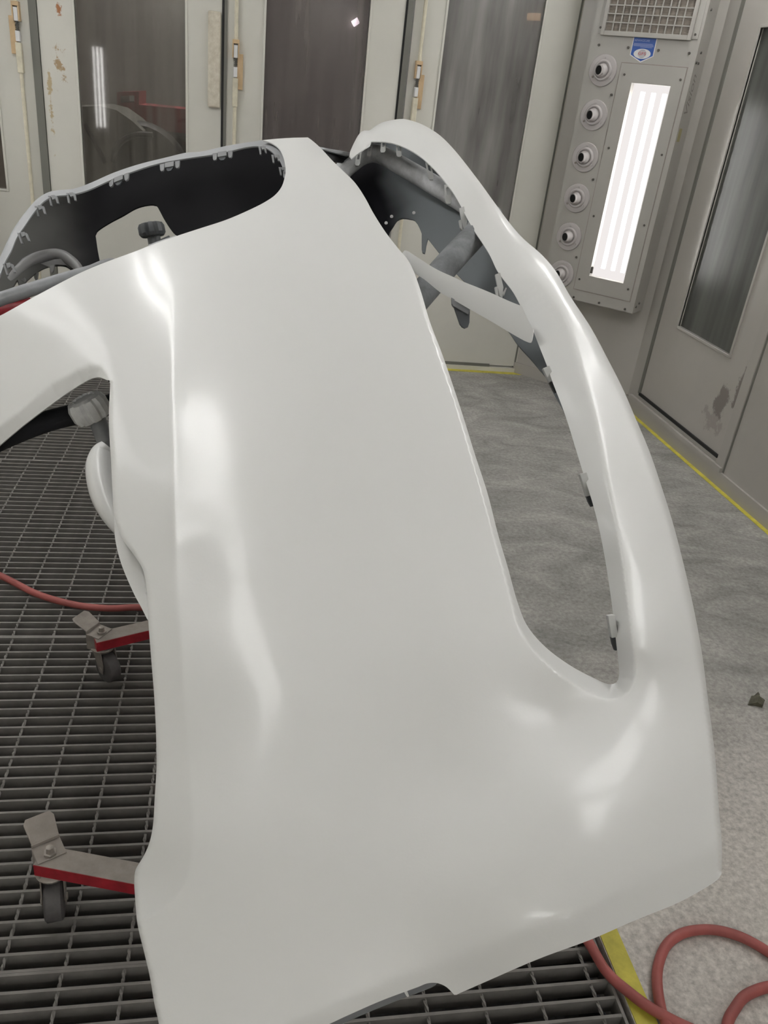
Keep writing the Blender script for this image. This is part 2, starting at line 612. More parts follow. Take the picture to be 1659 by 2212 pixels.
def tps(ctrl, lam=2e-4):
    P = np.array([(c[0] / 1000., c[1] / 1000.) for c in ctrl])
    v = np.array([c[2] for c in ctrl])
    n = len(P)
    d = np.linalg.norm(P[:, None] - P[None], axis=2)
    K = np.where(d > 0, d * d * np.log(d + 1e-12), 0) + lam * np.eye(n)
    A = np.zeros((n + 3, n + 3))
    A[:n, :n] = K
    A[:n, n] = A[n, :n] = 1
    A[:n, n + 1:] = P
    A[n + 1:, :n] = P.T
    s = np.linalg.solve(A, np.concatenate([v, [0, 0, 0]]))

    def f(x, y):
        X = np.asarray(x, float) / 1000.
        Y = np.asarray(y, float) / 1000.
        r = np.hypot(X[..., None] - P[:, 0], Y[..., None] - P[:, 1])
        return (np.where(r > 0, r * r * np.log(r + 1e-12), 0) @ s[:n]) + s[n] + s[n + 1] * X + s[n + 2] * Y
    return f


def poly_dist(x, y, pts, side=True):
    """distance to a polyline (signed: + on the left of travel in image axes), and position index along it"""
    pts = np.array(pts, float)[:, :2]
    best = np.full(x.shape, 1e18)
    sg = np.zeros(x.shape)
    par = np.zeros(x.shape)
    for i in range(len(pts) - 1):
        a, b = pts[i], pts[i + 1]
        e = b - a
        L = e @ e
        t = np.clip(((x - a[0]) * e[0] + (y - a[1]) * e[1]) / L, 0, 1)
        dx, dy = x - a[0] - t * e[0], y - a[1] - t * e[1]
        d = dx * dx + dy * dy
        m = d < best
        best = np.where(m, d, best)
        cr = e[0] * (y - a[1]) - e[1] * (x - a[0])
        sg = np.where(m, np.sign(cr), sg)
        par = np.where(m, i + t, par)
    return np.sqrt(best), sg, par


def softplus(s, w):
    return w * np.logaddexp(0.0, s / w)


def inside(x, y, poly):
    poly = np.array(poly)
    r = np.zeros(x.shape, bool)
    j = len(poly) - 1
    for i in range(len(poly)):
        xi, yi = poly[i]
        xj, yj = poly[j]
        c = ((yi > y) != (yj > y)) & (x < (xj - xi) * (y - yi) / (yj - yi + 1e-12) + xi)
        r ^= c
        j = i
    return r


_RT, _UP, _FW = np.array(RT), np.array(UP), np.array(fw)


def lift(x, y, d):
    x = np.asarray(x, float)
    y = np.asarray(y, float)
    d = np.asarray(d, float)
    return (((x - IW / 2) / F)[..., None] * _RT - ((y - IH / 2) / F)[..., None] * _UP + _FW) * d[..., None] + np.array([0, 0, HC])


def sheet(name, outline, depth, mats, parent=None, holes=(), step=7.0, thick=0.003, edge_mat=0):
    """a thin moulded shell: outline in the photo's frame, real depth from depth(x, y), thickness thick"""
    loops = [outline] + list(holes)
    vs, ed = [], []
    for lp in loops:
        k = len(vs)
        n = len(lp)
        vs += [tuple(p[:2]) for p in lp]
        ed += [(k + i, k + (i + 1) % n) for i in range(n)]
    nb = len(vs)
    P = np.array(vs)
    x0, y0 = P.min(0)
    x1, y1 = P.max(0)
    gx, gy = np.meshgrid(np.arange(x0, x1, step), np.arange(y0, y1, step * 0.866))
    gx = gx + (np.arange(gx.shape[0]) % 2)[:, None] * step * 0.5
    gx, gy = gx.ravel(), gy.ravel()
    ok = inside(gx, gy, outline)
    for h in holes:
        ok &= ~inside(gx, gy, h)
    gx, gy = gx[ok], gy[ok]
    keep = np.ones(len(gx), bool)
    for lp in loops:
        d, _, _ = poly_dist(gx, gy, list(lp) + [lp[0]])
        keep &= d > step * 0.55
    vs += list(zip(gx[keep].tolist(), gy[keep].tolist()))
    V, E_, Fc, ov, oe, of = delaunay_2d_cdt([Vector(p) for p in vs], ed, [], 0, 1e-5)
    Vn = np.array([(v.x, v.y) for v in V])
    T = np.array([f for f in Fc if len(f) == 3])
    cxy = Vn[T].mean(1)
    ok = inside(cxy[:, 0], cxy[:, 1], outline)
    for h in holes:
        ok &= ~inside(cxy[:, 0], cxy[:, 1], h)
    T = T[ok]
    used = np.unique(T)
    mp = -np.ones(len(Vn), int)
    mp[used] = np.arange(len(used))
    Vn = Vn[used]
    T = mp[T]
    x, y = Vn[:, 0], Vn[:, 1]
    p = lift(x, y, depth(x, y))
    e = 0.7
    du = lift(x + e, y, depth(x + e, y)) - lift(x - e, y, depth(x - e, y))
    dv = lift(x, y + e, depth(x, y + e)) - lift(x, y - e, depth(x, y - e))
    nrm = np.cross(dv, du)
    nrm /= np.linalg.norm(nrm, axis=1)[:, None] + 1e-12
    view = np.array([0, 0, HC]) - p
    s = np.sign((nrm * view).sum(1))
    nrm *= np.where(s == 0, 1, s)[:, None]
    # orient triangles to the viewer side
    tn = np.cross(p[T[:, 1]] - p[T[:, 0]], p[T[:, 2]] - p[T[:, 0]])
    fl = (tn * view[T[:, 0]]).sum(1) < 0
    T[fl] = T[fl][:, ::-1]
    n = len(p)
    allv = np.concatenate([p, p - nrm * thick])
    faces = T.tolist() + (T[:, ::-1] + n).tolist()
    cnt = {}
    for t in T.tolist():
        for a, b in ((t[0], t[1]), (t[1], t[2]), (t[2], t[0])):
            cnt[(a, b)] = 1
    rim = [(a, b) for (a, b) in cnt if (b, a) not in cnt]
    faces += [(b, a, a + n, b + n) for a, b in rim]
    me = bpy.data.meshes.new(name)
    me.from_pydata(allv.tolist(), [], faces)
    mi = np.zeros(len(faces), np.int32)
    mi[len(T):2 * len(T)] = 1 if len(mats) > 1 else 0
    mi[2 * len(T):] = edge_mat
    me.polygons.foreach_set('material_index', mi)
    sm = np.ones(len(faces), bool)
    me.polygons.foreach_set('use_smooth', sm)
    ln = np.concatenate([nrm[T.ravel()], -nrm[T[:, ::-1].ravel()]])
    rn = []
    for a, b in rim:
        e1 = allv[a] - allv[b]
        q = np.cross(e1, allv[b + n] - allv[b])
        q /= np.linalg.norm(q) + 1e-12
        rn += [q] * 4
    ln = np.concatenate([ln, np.array(rn)]) if rn else ln
    me.update()
    me.normals_split_custom_set(ln.tolist())
    return link(name, me, parent, mats)


# ================================================================== SETTING
# floor: concrete right of the grating and around it
bm = bmesh.new()
bx(bm, XG + 0.012, XR + 0.1, YN, YB + 0.1, -0.10, 0.0)
bx(bm, XL - 0.1, XG0 - 0.012, YN, YB + 0.1, -0.10, 0.0)
bx(bm, XG0 - 0.012, XG + 0.012, YB - 0.22, YB + 0.1, -0.10, 0.0)
bx(bm, XG0 - 0.012, XG + 0.012, YN, YN + 0.5, -0.10, 0.0)
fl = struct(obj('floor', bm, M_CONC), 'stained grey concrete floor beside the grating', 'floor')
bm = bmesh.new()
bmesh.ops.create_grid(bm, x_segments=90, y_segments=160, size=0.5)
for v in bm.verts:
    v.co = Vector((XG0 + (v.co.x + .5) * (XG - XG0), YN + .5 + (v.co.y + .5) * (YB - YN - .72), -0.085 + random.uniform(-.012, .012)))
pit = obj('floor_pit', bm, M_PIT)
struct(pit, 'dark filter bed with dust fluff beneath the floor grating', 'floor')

# yellow painted lines
bm = bmesh.new()
bx(bm, XG + 0.014, XG + 0.055, YN + 0.5, YB - 0.22, 0.0, 0.0022)
struct(obj('trim_1', bm, M_YEL), 'yellow painted strip along the edge of the grating', 'trim')
bm = bmesh.new()
bx(bm, XL, XR, YB - 0.05, YB - 0.012, 0.0, 0.002)
struct(obj('trim_2', bm, M_YEL), 'thin yellow painted line along the foot of the folding doors', 'trim')
bm = bmesh.new()
bx(bm, XR - 0.035, XR - 0.012, YN, YB - 0.05, 0.0, 0.002)
struct(obj('trim_3', bm, M_YEL), 'thin yellow painted line along the foot of the right wall', 'trim')

# floor grating: panels of load bars and twisted cross bars
PITCH_Y, PITCH_X = 0.0331, 0.1085


def mesh_of(bm, m):
    bmesh.ops.recalc_face_normals(bm, faces=bm.faces)
    me = bpy.data.meshes.new('bar')
    bm.to_mesh(me)
    bm.free()
    me.materials.append(m)
    return me


WG = XG - XG0
me_load = mesh_of(box(-WG / 2, WG / 2, -0.0028, 0.0028, -0.04, 0.0), M_GRATE)
XC = [0.469 + (k + 0.0) * PITCH_X for k in range(-40, 4)]
XC = [x for x in XC if XG0 + 0.03 < x < XG - 0.02]
for gi, (ya, yb, shift, lab) in enumerate(((-1.93, 0.953, 0.0, 'steel floor grating panel nearest the camera, below the near end of the bumper'),
                                           (0.953, 1.946, 0.004, 'steel floor grating panel carrying both castors of the stand'),
                                           (1.946, 3.13, 0.0, 'steel floor grating panel behind the castors, crossed by the red hose'),
                                           (3.13, 4.47, 0.009, 'steel floor grating panel farthest away, before the folding doors'))):
    g = thing('floor_grating', lab, 'grating', ((XG + XG0) / 2, (ya + yb) / 2, 0), group='floor grating panels')
    n = int(round((yb - ya) / PITCH_Y))
    for i in range(n + 1):
        yy = ya + 0.003 + (yb - ya - 0.006) * i / n
        if yy < 0.2 and i % 1 == 0 and yy < -0.4:
            continue
        o = bpy.data.objects.new('load_bar', me_load)
        C.objects.link(o)
        o.parent = g
        o.location = (0, yy - (ya + yb) / 2, 0)
    bmc = bmesh.new()
    L = yb - max(ya, -0.4) - 0.004
    seg = max(8, int(L / 0.012))
    rings = []
    for k in range(seg + 1):
        a = PI / 2 * (L * k / seg) / PITCH_Y * 2 + random.uniform(-.2, .2)
        yk = -L / 2 + L * k / seg
        wv = 0.0038
        rings.append([bmc.verts.new((wv * math.cos(a + q), yk, -0.0042 + wv * math.sin(a + q))) for q in (0, PI / 2, PI, 3 * PI / 2)])
    for a, b in zip(rings, rings[1:]):
        for k in range(4):
            bmc.faces.new((a[k], a[(k + 1) % 4], b[(k + 1) % 4], b[k]))
    me_c = mesh_of(bmc, M_GRATE)
    for x in XC:
        o = bpy.data.objects.new('cross_bar', me_c)
        C.objects.link(o)
        o.parent = g
        o.location = (x + shift - (XG + XG0) / 2, (max(ya, -0.4) + yb) / 2 - (ya + yb) / 2, 0)
    for x in (XG - 0.003, XG0 + 0.003):
        obj('edge_bar', box(x - 0.003 - (XG + XG0) / 2, x + 0.003 - (XG + XG0) / 2, -(yb - ya) / 2 + .002, (yb - ya) / 2 - .002, -0.04, 0.001), M_GRATE, g)

# ceiling and far walls of the booth
struct(obj('ceiling', box(XL - .1, XR + .1, YN - .1, YB + .1, ZT, ZT + .08), M_CEIL))
struct(obj('wall_left', box(XL - .1, XL, YN - .1, YB + .1, 0, ZT), M_WALL))
struct(obj('wall_front', box(XL - .1, XR + .1, YN - .1, YN, 0, ZT), M_WALL))

# back wall: header and base channel around the folding doors
bm = bmesh.new()
bx(bm, XL, 1.70, YB - 0.012, YB + 0.05, 0.0, 0.028)
bx(bm, XL, 1.70, YB, YB + 0.05, 2.45, ZT)
bx(bm, XL, -1.93, YB, YB + 0.05, 0.028, 2.45)
bx(bm, 1.695, 1.76, YB - 0.004, YB + 0.05, 0.028, 2.45)
struct(obj('wall_back', bm, M_WALL))

# folding door leaves
leaves = [(-1.92, -1.045, -1.74, -1.226, M_WALL, M_G0, -1.098, -1, 'leftmost folding door leaf, cut by the photo edge, with a brownish pane'),
          (-1.005, -0.138, -0.834, -0.316, M_DOORL, M_G1, None, 0, 'folding door leaf with rust stains and a pane showing a red car body'),
          (-0.112, 0.772, 0.077, 0.592, M_WALL, M_G2, -0.068, 1, 'folding door leaf with a dark purplish pane behind the bumper'),
          (0.818, 1.688, 0.991, 1.498, M_WALL, M_G3, 0.868, 1, 'folding door leaf with a milky pane beside the corner light unit')]
ZW0, ZW1 = 0.82, 2.2
for i, (x0, x1, w0, w1, md, mg, xr, sd, lab) in enumerate(leaves):
    d = thing('door_%d' % (i + 1), lab, 'door', ((x0 + x1) / 2, YB, 0.04), kind='structure')
    ox, oz = (x0 + x1) / 2, 0.04

    def B(*a):
        return bx(bmesh.new(), a[0] - ox, a[1] - ox, a[2], a[3], a[4] - oz, a[5] - oz)
    bm = bmesh.new()
    for q in ((x0, w0, 0.04, 2.44), (w1, x1, 0.04, 2.44), (w0, w1, 0.04, ZW0), (w0, w1, ZW1, 2.44)):
        bx(bm, q[0] - ox, q[1] - ox, 0, 0.045, q[2] - oz, q[3] - oz)
    obj('leaf_panel', bm, md, d)
    # glazing bead
    bm = bmesh.new()
    t = 0.012
    for q in ((w0 - t, w0, ZW0 - t, ZW1 + t), (w1, w1 + t, ZW0 - t, ZW1 + t), (w0, w1, ZW0 - t, ZW0), (w0, w1, ZW1, ZW1 + t)):
        bx(bm, q[0] - ox, q[1] - ox, -0.005, 0.012, q[2] - oz, q[3] - oz)
    obj('glazing_bead', bm, md, d, bevel=0.002)
    obj('window_pane', B(w0 - .004, w1 + .004, 0.014, 0.019, ZW0 - .004, ZW1 + .004), mg, d)
    obj('bottom_seal', B(x0 + .005, x1 - .16, -0.006, -0.001, 0.028, 0.046), M_GASK, d)
    if i == 0:
        obj('hinge_gasket', B(-1.045, -1.008, -0.006, 0.03, 0.04, 2.44), M_GASK, d)
    if i == 1:
        obj('hinge_gasket', B(-0.138, -0.126, -0.004, 0.03, 0.04, 2.44), M_SEAM, d, )
        obj('seam_strip', B(-0.126, -0.112, -0.008, 0.03, 0.04, 2.44), M_GASK, d)
        p = bmesh.new()
        bx(p, -0.205 - ox, -0.143 - ox, -0.024, 0.0, 1.31 - oz, 1.735 - oz)
        obj('pull_pad', p, M_PAD, d, bevel=0.008)
    if i == 2:
        obj('hinge_gasket', B(0.772, 0.782, -0.004, 0.03, 0.04, 2.44), M_SEAM, d)
        obj('seam_strip', B(0.782, 0.812, -0.010, 0.03, 0.04, 2.44), M_GASK, d)
    if i == 3:
        obj('hinge_gasket', B(1.688, 1.697, -0.006, 0.03, 0.03, 2.44), M_GASK, d)
    if xr is not None:
        lt = bpy.data.objects.new('door_latch', None)
        C.objects.link(lt)
        lt.parent = d
        lt.location = (xr - ox, 0, 0)
        zc = 1.50 if i == 0 else (1.46 if i == 2 else 1.47)
        zc -= oz
        b = bmesh.new()
        cyl(b, (0, -0.022, zc + 0.16), (0, -0.022, 2.38), 0.0095, seg=12)
        obj('upper_rod', b, M_CREAM, lt, smooth=40)
        b = bmesh.new()
        cyl(b, (0, -0.022, 0.0), (0, -0.022, zc - 0.10), 0.0095, seg=12)
        obj('lower_rod', b, M_CREAM, lt, smooth=40)
        b = bmesh.new()
        bx(b, -0.017, 0.017, -0.036, 0, zc + 0.148, zc + 0.166)
        bx(b, -0.017, -0.011, -0.036, 0, zc + 0.085, zc + 0.15)
        bx(b, 0.011, 0.017, -0.036, 0, zc + 0.085, zc + 0.15)
        obj('latch_bracket', b, M_TAN, lt)
        b = bmesh.new()
        bx(b, -0.010, 0.010, -0.034, -0.008, zc + 0.085, zc + 0.142)
        bx(b, -0.0095, 0.0095, -0.034, -0.008, zc, zc + 0.045)
        obj('latch_slide', b, M_WHITE, lt, bevel=0.002)
        b = bmesh.new()
        for q in range(5):
            cyl(b, (0, -0.022, zc + 0.047 + q * 0.008), (0, -0.022, zc + 0.051 + q * 0.008), 0.0095, seg=10)
        cyl(b, (0, -0.022, zc + 0.045), (0, -0.022, zc + 0.086), 0.005, seg=8)
        obj('latch_spring', b, M_SCREW, lt)
        obj('latch_plate', box(0.006 if sd > 0 else -0.037, 0.037 if sd > 0 else -0.006, -0.02, 0.0, zc - 0.055, zc + 0.105), M_TAN, lt, bevel=0.002)
        obj('rod_sleeve', box(-0.0135, 0.0135, -0.037, -0.004, zc - 0.135, zc - 0.004), M_CREAM, lt, bevel=0.003)

# corner wall at 45 degrees, and right wall with a door
UO = -1.702
CW = 6.405


def cornerM(c):
    """local X along the corner panel (to the right), local Y into the wall"""
    u = Vector((1, -1, 0)) / math.sqrt(2)
    v = Vector((1, 1, 0)) / math.sqrt(2)
    p = u * UO + v * (c / math.sqrt(2))
    return Matrix(((u.x, v.x, 0, p.x), (u.y, v.y, 0, p.y), (0, 0, 1, 0), (0, 0, 0, 1)))


bm = bmesh.new()
bx(bm, -0.43, 0.34, 0.0, 0.04, 0, ZT, cornerM(CW))
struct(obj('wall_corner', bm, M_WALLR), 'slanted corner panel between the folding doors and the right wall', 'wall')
bm = bmesh.new()
bx(bm, XR, XR + .06, 4.065, YB + .1, 0, ZT)
bx(bm, XR, XR + .06, YN - .1, 3.105, 0, ZT)
bx(bm, XR, XR + .06, 3.105, 4.065, 0, 0.115)
bx(bm, XR, XR + .06, 3.105, 4.065, 2.25, ZT)
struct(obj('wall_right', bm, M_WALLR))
bm = bmesh.new()
bx(bm, XR - .012, XR, YN, 4.18, 0.0, 0.068)
bx(bm, XR - .018, XR, 3.11, 4.13, 0.068, 0.09)
struct(obj('baseboard_right', bm, M_WALLR))
bm = bmesh.new()
bx(bm, -0.43, 0.34, -0.012, 0.0, 0, 0.068, cornerM(CW))
struct(obj('baseboard_corner', bm, M_WALLR))
d = thing('door_5', 'grey side door with scuff marks and a dark narrow window, in the right wall', 'door', (XR, 3.6, 0.12), kind='structure')


def BY(*a):
    return bx(bmesh.new(), a[0] - XR, a[1] - XR, a[2] - 3.6, a[3] - 3.6, a[4] - .12, a[5] - .12)


bm = bmesh.new()
for q in ((3.175, 3.337, .125, 2.2), (3.848, 4.045, .125, 2.2), (3.337, 3.848, .125, .565), (3.337, 3.848, 1.90, 2.2)):
    bx(bm, 0.004, 0.045, q[0] - 3.6, q[1] - 3.6, q[2] - .12, q[3] - .12)
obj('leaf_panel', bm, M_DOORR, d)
bm = bmesh.new()
t = .014
for q in ((3.337 - t, 3.337, .565 - t, 1.90 + t), (3.848, 3.848 + t, .565 - t, 1.9 + t), (3.337, 3.848, .565 - t, .565), (3.337, 3.848, 1.9, 1.9 + t)):
    bx(bm, -0.003, 0.012, q[0] - 3.6, q[1] - 3.6, q[2] - .12, q[3] - .12)
obj('glazing_bead', bm, M_WALLR, d, bevel=0.002)
obj('window_pane', BY(XR + .016, XR + .021, 3.333, 3.852, .561, 1.904), M_GR, d)
obj('hinge_gasket', BY(XR - .004, XR + .02, 4.045, 4.068, .12, 2.24), M_GASK, d)
obj('bottom_seal', BY(XR - .006, XR + .01, 3.18, 4.05, .112, .127), M_SEAM, d)
bm = bmesh.new()
bx(bm, -0.008, 0.03, 3.11 - 3.6, 3.172 - 3.6, 0.09 - .12, 2.24 - .12)
obj('door_jamb', bm, M_WALLR, d, bevel=0.002)
obj('jamb_seam', BY(XR - .002, XR + .02, 3.099, 3.111, .07, 2.24), M_GASK, d)

# ================================================================== CORNER LIGHT UNIT
CF = 6.2


def text_mesh(nm, cu):
    tmp = bpy.data.objects.new('lettering', cu)
    C.objects.link(tmp)
    me = bpy.data.meshes.new_from_object(tmp.evaluated_get(bpy.context.evaluated_depsgraph_get()))
    bpy.data.objects.remove(tmp)
    o = bpy.data.objects.new(nm, me)
    C.objects.link(o)
    return o


DEP = (CW - CF) / math.sqrt(2)


def light_unit(loc_m, label, full=True, ztop=2.42):
    t = thing('corner_light_unit', label, 'light', group='corner light units')
    t.matrix_world = loc_m
    w0, w1 = -0.275, 0.275
    bm = bmesh.new()
    # housing as five walls round an open lamp recess
    L0, L1, LZ0, LZ1 = -0.013, 0.187, 0.697, 1.647
    bx(bm, w0, L0, 0, DEP, 0.552, ztop)
    bx(bm, L1, w1, 0, DEP, 0.552, ztop)
    bx(bm, L0, L1, 0, DEP, 0.552, LZ0)
    bx(bm, L0, L1, 0, DEP, LZ1, ztop)
    obj('housing', bm, M_UNIT, t)
    # lamp plate with a stepped edge
    bm = bmesh.new()
    P0, P1, Q0, Q1 = -0.086, 0.245, 0.612, 1.729
    for q in ((P0, L0, Q0, Q1), (L1, P1, Q0, Q1), (L0, L1, Q0, LZ0), (L0, L1, LZ1, Q1)):
        bx(bm, q[0], q[1], -0.0035, 0.0, q[2], q[3])
    lp = obj('lamp_plate', bm, M_UNIT, t)
    bm = bmesh.new()
    s = 0.004
    for q in ((P0 - s, P0, Q0 - s, Q1 + s), (P1, P1 + s, Q0 - s, Q1 + s), (P0, P1, Q0 - s, Q0), (P0, P1, Q1, Q1 + s)):
        bx(bm, q[0], q[1], -0.001, 0.0, q[2], q[3])
    obj('plate_gasket', bm, M_DUST, lp)
    obj('lamp_diffuser', box(L0, L1, 0.035, 0.04, LZ0, LZ1), M_CDIFF, t)
    for k in range(3):
        b = bmesh.new()
        x = L0 + 0.2 * (k + 0.85) / 3.55 + 0.012
        cyl(b, (x, 0.022, LZ0 + 0.05), (x, 0.022, LZ1 - 0.035), 0.0115, seg=12)
        obj('lamp_tube', b, M_CTUBE, t, smooth=40)
    if not full:
        return t
    obj('broken_corner', box(L0 - 0.005, L0 + 0.012, 0.0, 0.01, LZ0 + 0.014, LZ0 + 0.05), M_SCREW, t, bevel=0.003)
    # nozzles
    for z in (1.689, 1.484, 1.282, 1.077, 0.877, 0.674):
        n = bpy.data.objects.new('air_nozzle', None)
        C.objects.link(n)
        n.parent = t
        n.location = (-0.178, 0, z)
        Mo = Matrix.Rotation(PI / 2, 4, 'X')        # local Z of the lathe to -Y (into the room)
        b = bmesh.new()
        lathe(b, [(0.0735, -0.002), (0.0735, 0.004), (0.071, 0.0075), (0.062, 0.0085), (0.050, 0.0085), (0.047, 0.015), (0.043, 0.0175), (0.038, 0.0165), (0.035, 0.010), (0.0, 0.010)], Mo, 36)
        obj('flange', b, M_NOZ, n, smooth=35)
        aim = Vector((-0.36, -0.93, -0.04)).normalized()
        b = bmesh.new()
        prof = [(0.032 * math.sin(a), -0.032 * math.cos(a)) for a in [PI * k / 14 for k in range(4, 11)]]
        prof = [(max(r, 0.001), h) for r, h in prof] + [(0.0255, 0.0215), (0.0245, 0.030), (0.0215, 0.031), (0.0205, 0.027), (0.0200, 0.015)]
        lathe(b, prof, frame_z(Vector((0, -0.006, 0)), aim), 28)
        obj('ball', b, M_NOZ, n, smooth=40)
        b = bmesh.new()
        lathe(b, [(0.0203, 0.0280), (0.0203, 0.0292)], frame_z(Vector((0, -0.006, 0)), aim), 24)
        obj('outlet', b, M_HOLE, n)
        for a in (90, 215, 325):
            b = bmesh.new()
            c = Vector((0.056 * math.cos(math.radians(a)), 0, 0.056 * math.sin(math.radians(a))))
            cyl(b, c + Vector((0, -0.006, 0)), c + Vector((0, -0.0115, 0)), 0.006, 0.005, seg=10)
            obj('nozzle_screw', b, M_NOZ if a != 215 else M_DUST, n)
    # vent frame and grille
    V0, V1, VZ0, VZ1 = -0.247, 0.262, 1.842, 2.34
    G0, G1, GZ0, GZ1 = -0.208, 0.214, 1.863, 2.30
    vf = bmesh.new()
    bx(vf, V0 + .02, G0, -0.016, 0, VZ0, VZ1)
    bx(vf, G1, V1 - .03, -0.016, 0, VZ0, VZ1)
    bx(vf, G0, G1, -0.016, 0, VZ0, GZ0)
    bx(vf, G0, G1, -0.016, 0, GZ1, VZ1)
    bx(vf, V0, V0 + .02, -0.004, 0, VZ0 + .006, VZ1)
    bx(vf, V1 - .03, V1, -0.004, 0, VZ0 + .006, VZ1)
    vo = obj('vent_frame', vf, M_UNIT, t, bevel=0.002)
    obj('vent_filter', box(G0, G1, -0.0022, -0.0008, GZ0, GZ1), M_VENT, t)
    for k in range(1, 11):
        x = G0 + (G1 - G0) * k / 11
        obj('grille_bar', box(x - .003, x + .003, -0.0125, -0.0065, GZ0, GZ1), M_UNIT, vo)
    nz = 12
    for k in range(1, nz):
        z = GZ0 + (GZ1 - GZ0) * k / nz
        obj('grille_bar', box(G0, G1, -0.0135, -0.0085, z - .0024, z + .0024), M_UNIT, vo)
    # screws
    for (u, z) in ((-1.93, 1.799), (-1.773, 1.797), (-1.618, 1.794), (-1.465, 1.791), (-1.808, 1.585), (-1.761, 1.342), (-1.811, 1.182), (-1.763, 1.004), (-1.813, .778), (-1.762, 1.679),
                   (-1.475, 1.678), (-1.476, 1.343), (-1.478, 1.004), (-1.481, .672), (-1.767, .668), (-1.779, .565), (-1.625, .567), (-1.473, .566), (-1.939, 1.875), (-1.457, 1.868)):
        b = bmesh.new()
        p = Vector((u - UO, 0, z))
        cyl(b, p + Vector((0, 0.001, 0)), p + Vector((0, -0.0065, 0)), 0.0068, 0.0052, seg=10)
        obj('screw', b, M_SCREW, t)
    for (y, z) in ((0.04, 1.975), (0.05, 1.80), (0.018, 1.755), (0.05, 1.755), (0.03, 0.585), (0.07, 0.60)):
        b = bmesh.new()
        cyl(b, (w1 - .001, y, z), (w1 + 0.005, y, z), 0.0068, 0.0052, seg=10)
        obj('screw', b, M_SCREW, t)
    # sticker
    st = bmesh.new()

    def poly(bmm, pts, y, th=0.0003):
        return prism(bmm, [(p[0] - UO, y, p[1]) for p in pts], (0, th, 0))
    poly(st, [(-1.757, 1.845), (-1.636, 1.845), (-1.636, 1.766), (-1.695, 1.737), (-1.757, 1.766)], -0.0006, 0.0005)
    sk = obj('sticker', st, M_WHITE, t)
    sk['label'] = 'blue pentagon sticker with white oval logo'
    b = bmesh.new()
    poly(b, [(-1.753, 1.845), (-1.640, 1.845), (-1.640, 1.768), (-1.695, 1.742), (-1.753, 1.768)], -0.0009)
    obj('sticker_ground', b, M_BLUE, sk)

    def ell(cx, cz, rx, rz, y, m, nm):
        b = bmesh.new()
        poly(b, [(cx + rx * math.cos(2 * PI * k / 32), cz + rz * math.sin(2 * PI * k / 32)) for k in range(32)], y)
        return obj(nm, b, m, sk)
    ell(-1.6955, 1.7745, 0.0435, 0.0215, -0.0012, M_WHITE, 'logo_oval')
    ell(-1.6955, 1.7745, 0.0215, 0.0185, -0.0015, M_GREYP, 'logo_globe')
    for dz in (-.011, -.0055, 0.0055, 0.011):
        b = bmesh.new()
        bx(b, -1.715 - UO, -1.676 - UO, -0.0019, -0.0017, 1.7745 + dz - .0007, 1.7745 + dz + .0007)
        obj('globe_line', b, M_WHITE, sk)

    def text(body, size, u, z, m, nm, y=-0.002, ex=1.0):
        cu = bpy.data.curves.new(nm, 'FONT')
        cu.body = body
        cu.size = size
        cu.align_x = 'CENTER'
        cu.align_y = 'CENTER'
        cu.extrude = 0.0001
        cu.materials.append(m)
        o = text_mesh(nm, cu)
        o.parent = sk
        o.location = (u - UO, y, z)
        o.rotation_euler = (PI / 2, 0, 0)
        o.scale = (ex, 1, 1)
        return o
    text('GFS', 0.0195, -1.6955, 1.7745, M_REDP, 'logo_letters', -0.0023, 1.25)
    text('ADVANCECURE', 0.0125, -1.709, 1.8305, M_LBLUE, 'sticker_heading', -0.0014, 0.86)
    for (a, c, z, h) in ((-1.748, -1.652, 1.8165, .0022), (-1.750, -1.647, 1.8115, .0022), (-1.748, -1.645, 1.807, .0018), (-1.712, -1.652, 1.8025, .0016)):
        b = bmesh.new()
        bx(b, a - UO, c - UO, -0.0014, -0.0012, z - h / 2, z + h / 2)
        obj('print_line', b, M_LBLUE, sk)
    # pencil note and old tape on the right-hand side of the housing
    cu = bpy.data.curves.new('pencil_note', 'FONT')
    cu.body = 'Vision'
    cu.size = 0.075
    cu.extrude = 0.0001
    cu.shear = 0.3
    cu.materials.append(M_INK)
    o = text_mesh('pencil_note', cu)
    o.parent = t
    o.matrix_parent_inverse = Matrix()
    o.matrix_local = Matrix(((0, 0, 1, w1 + .0006), (0, 1, 0, 0.03), (1, 0, 0, 0), (0, 0, 0, 1))) @ Matrix.Identity(4)
    # letters run upward along the edge: local x -> z, local y -> -y
    o.matrix_local = Matrix(((0, 0, 1, w1 + .0006), (0, -1, 0, 0.075), (1, 0, 0, 1.52), (0, 0, 0, 1)))
    obj('old_tape', box(w1 - .0005, w1 + .0012, 0.02, 0.06, 1.41, 1.47), M_OLD, t)
    return t


light_unit(cornerM(CF), 'slanted corner light unit with six nozzles, vent grille and a lit lamp panel')
CRL = Matrix.Translation((-1.77, -2.0, 0)) @ Matrix.Rotation(math.radians(135), 4, 'Z') @ Matrix.Translation((-0.087, 0, 0))
light_unit(CRL, 'lit corner unit behind the camera, mirrored in the streaked door pane', full=False)

light_unit(Matrix.Translation((1.80, -2.05, 0)) @ Matrix.Rotation(math.radians(225), 4, 'Z') @ Matrix.Translation((-0.087, 0, 0)), 'lit corner unit behind the camera beside the right wall', full=False)
light_unit(Matrix.Translation((-1.72, 4.33, 0)) @ Matrix.Rotation(math.radians(45), 4, 'Z') @ Matrix.Translation((-0.087, 0, 0)), 'lit corner unit left of the folding doors, outside the frame', full=False)

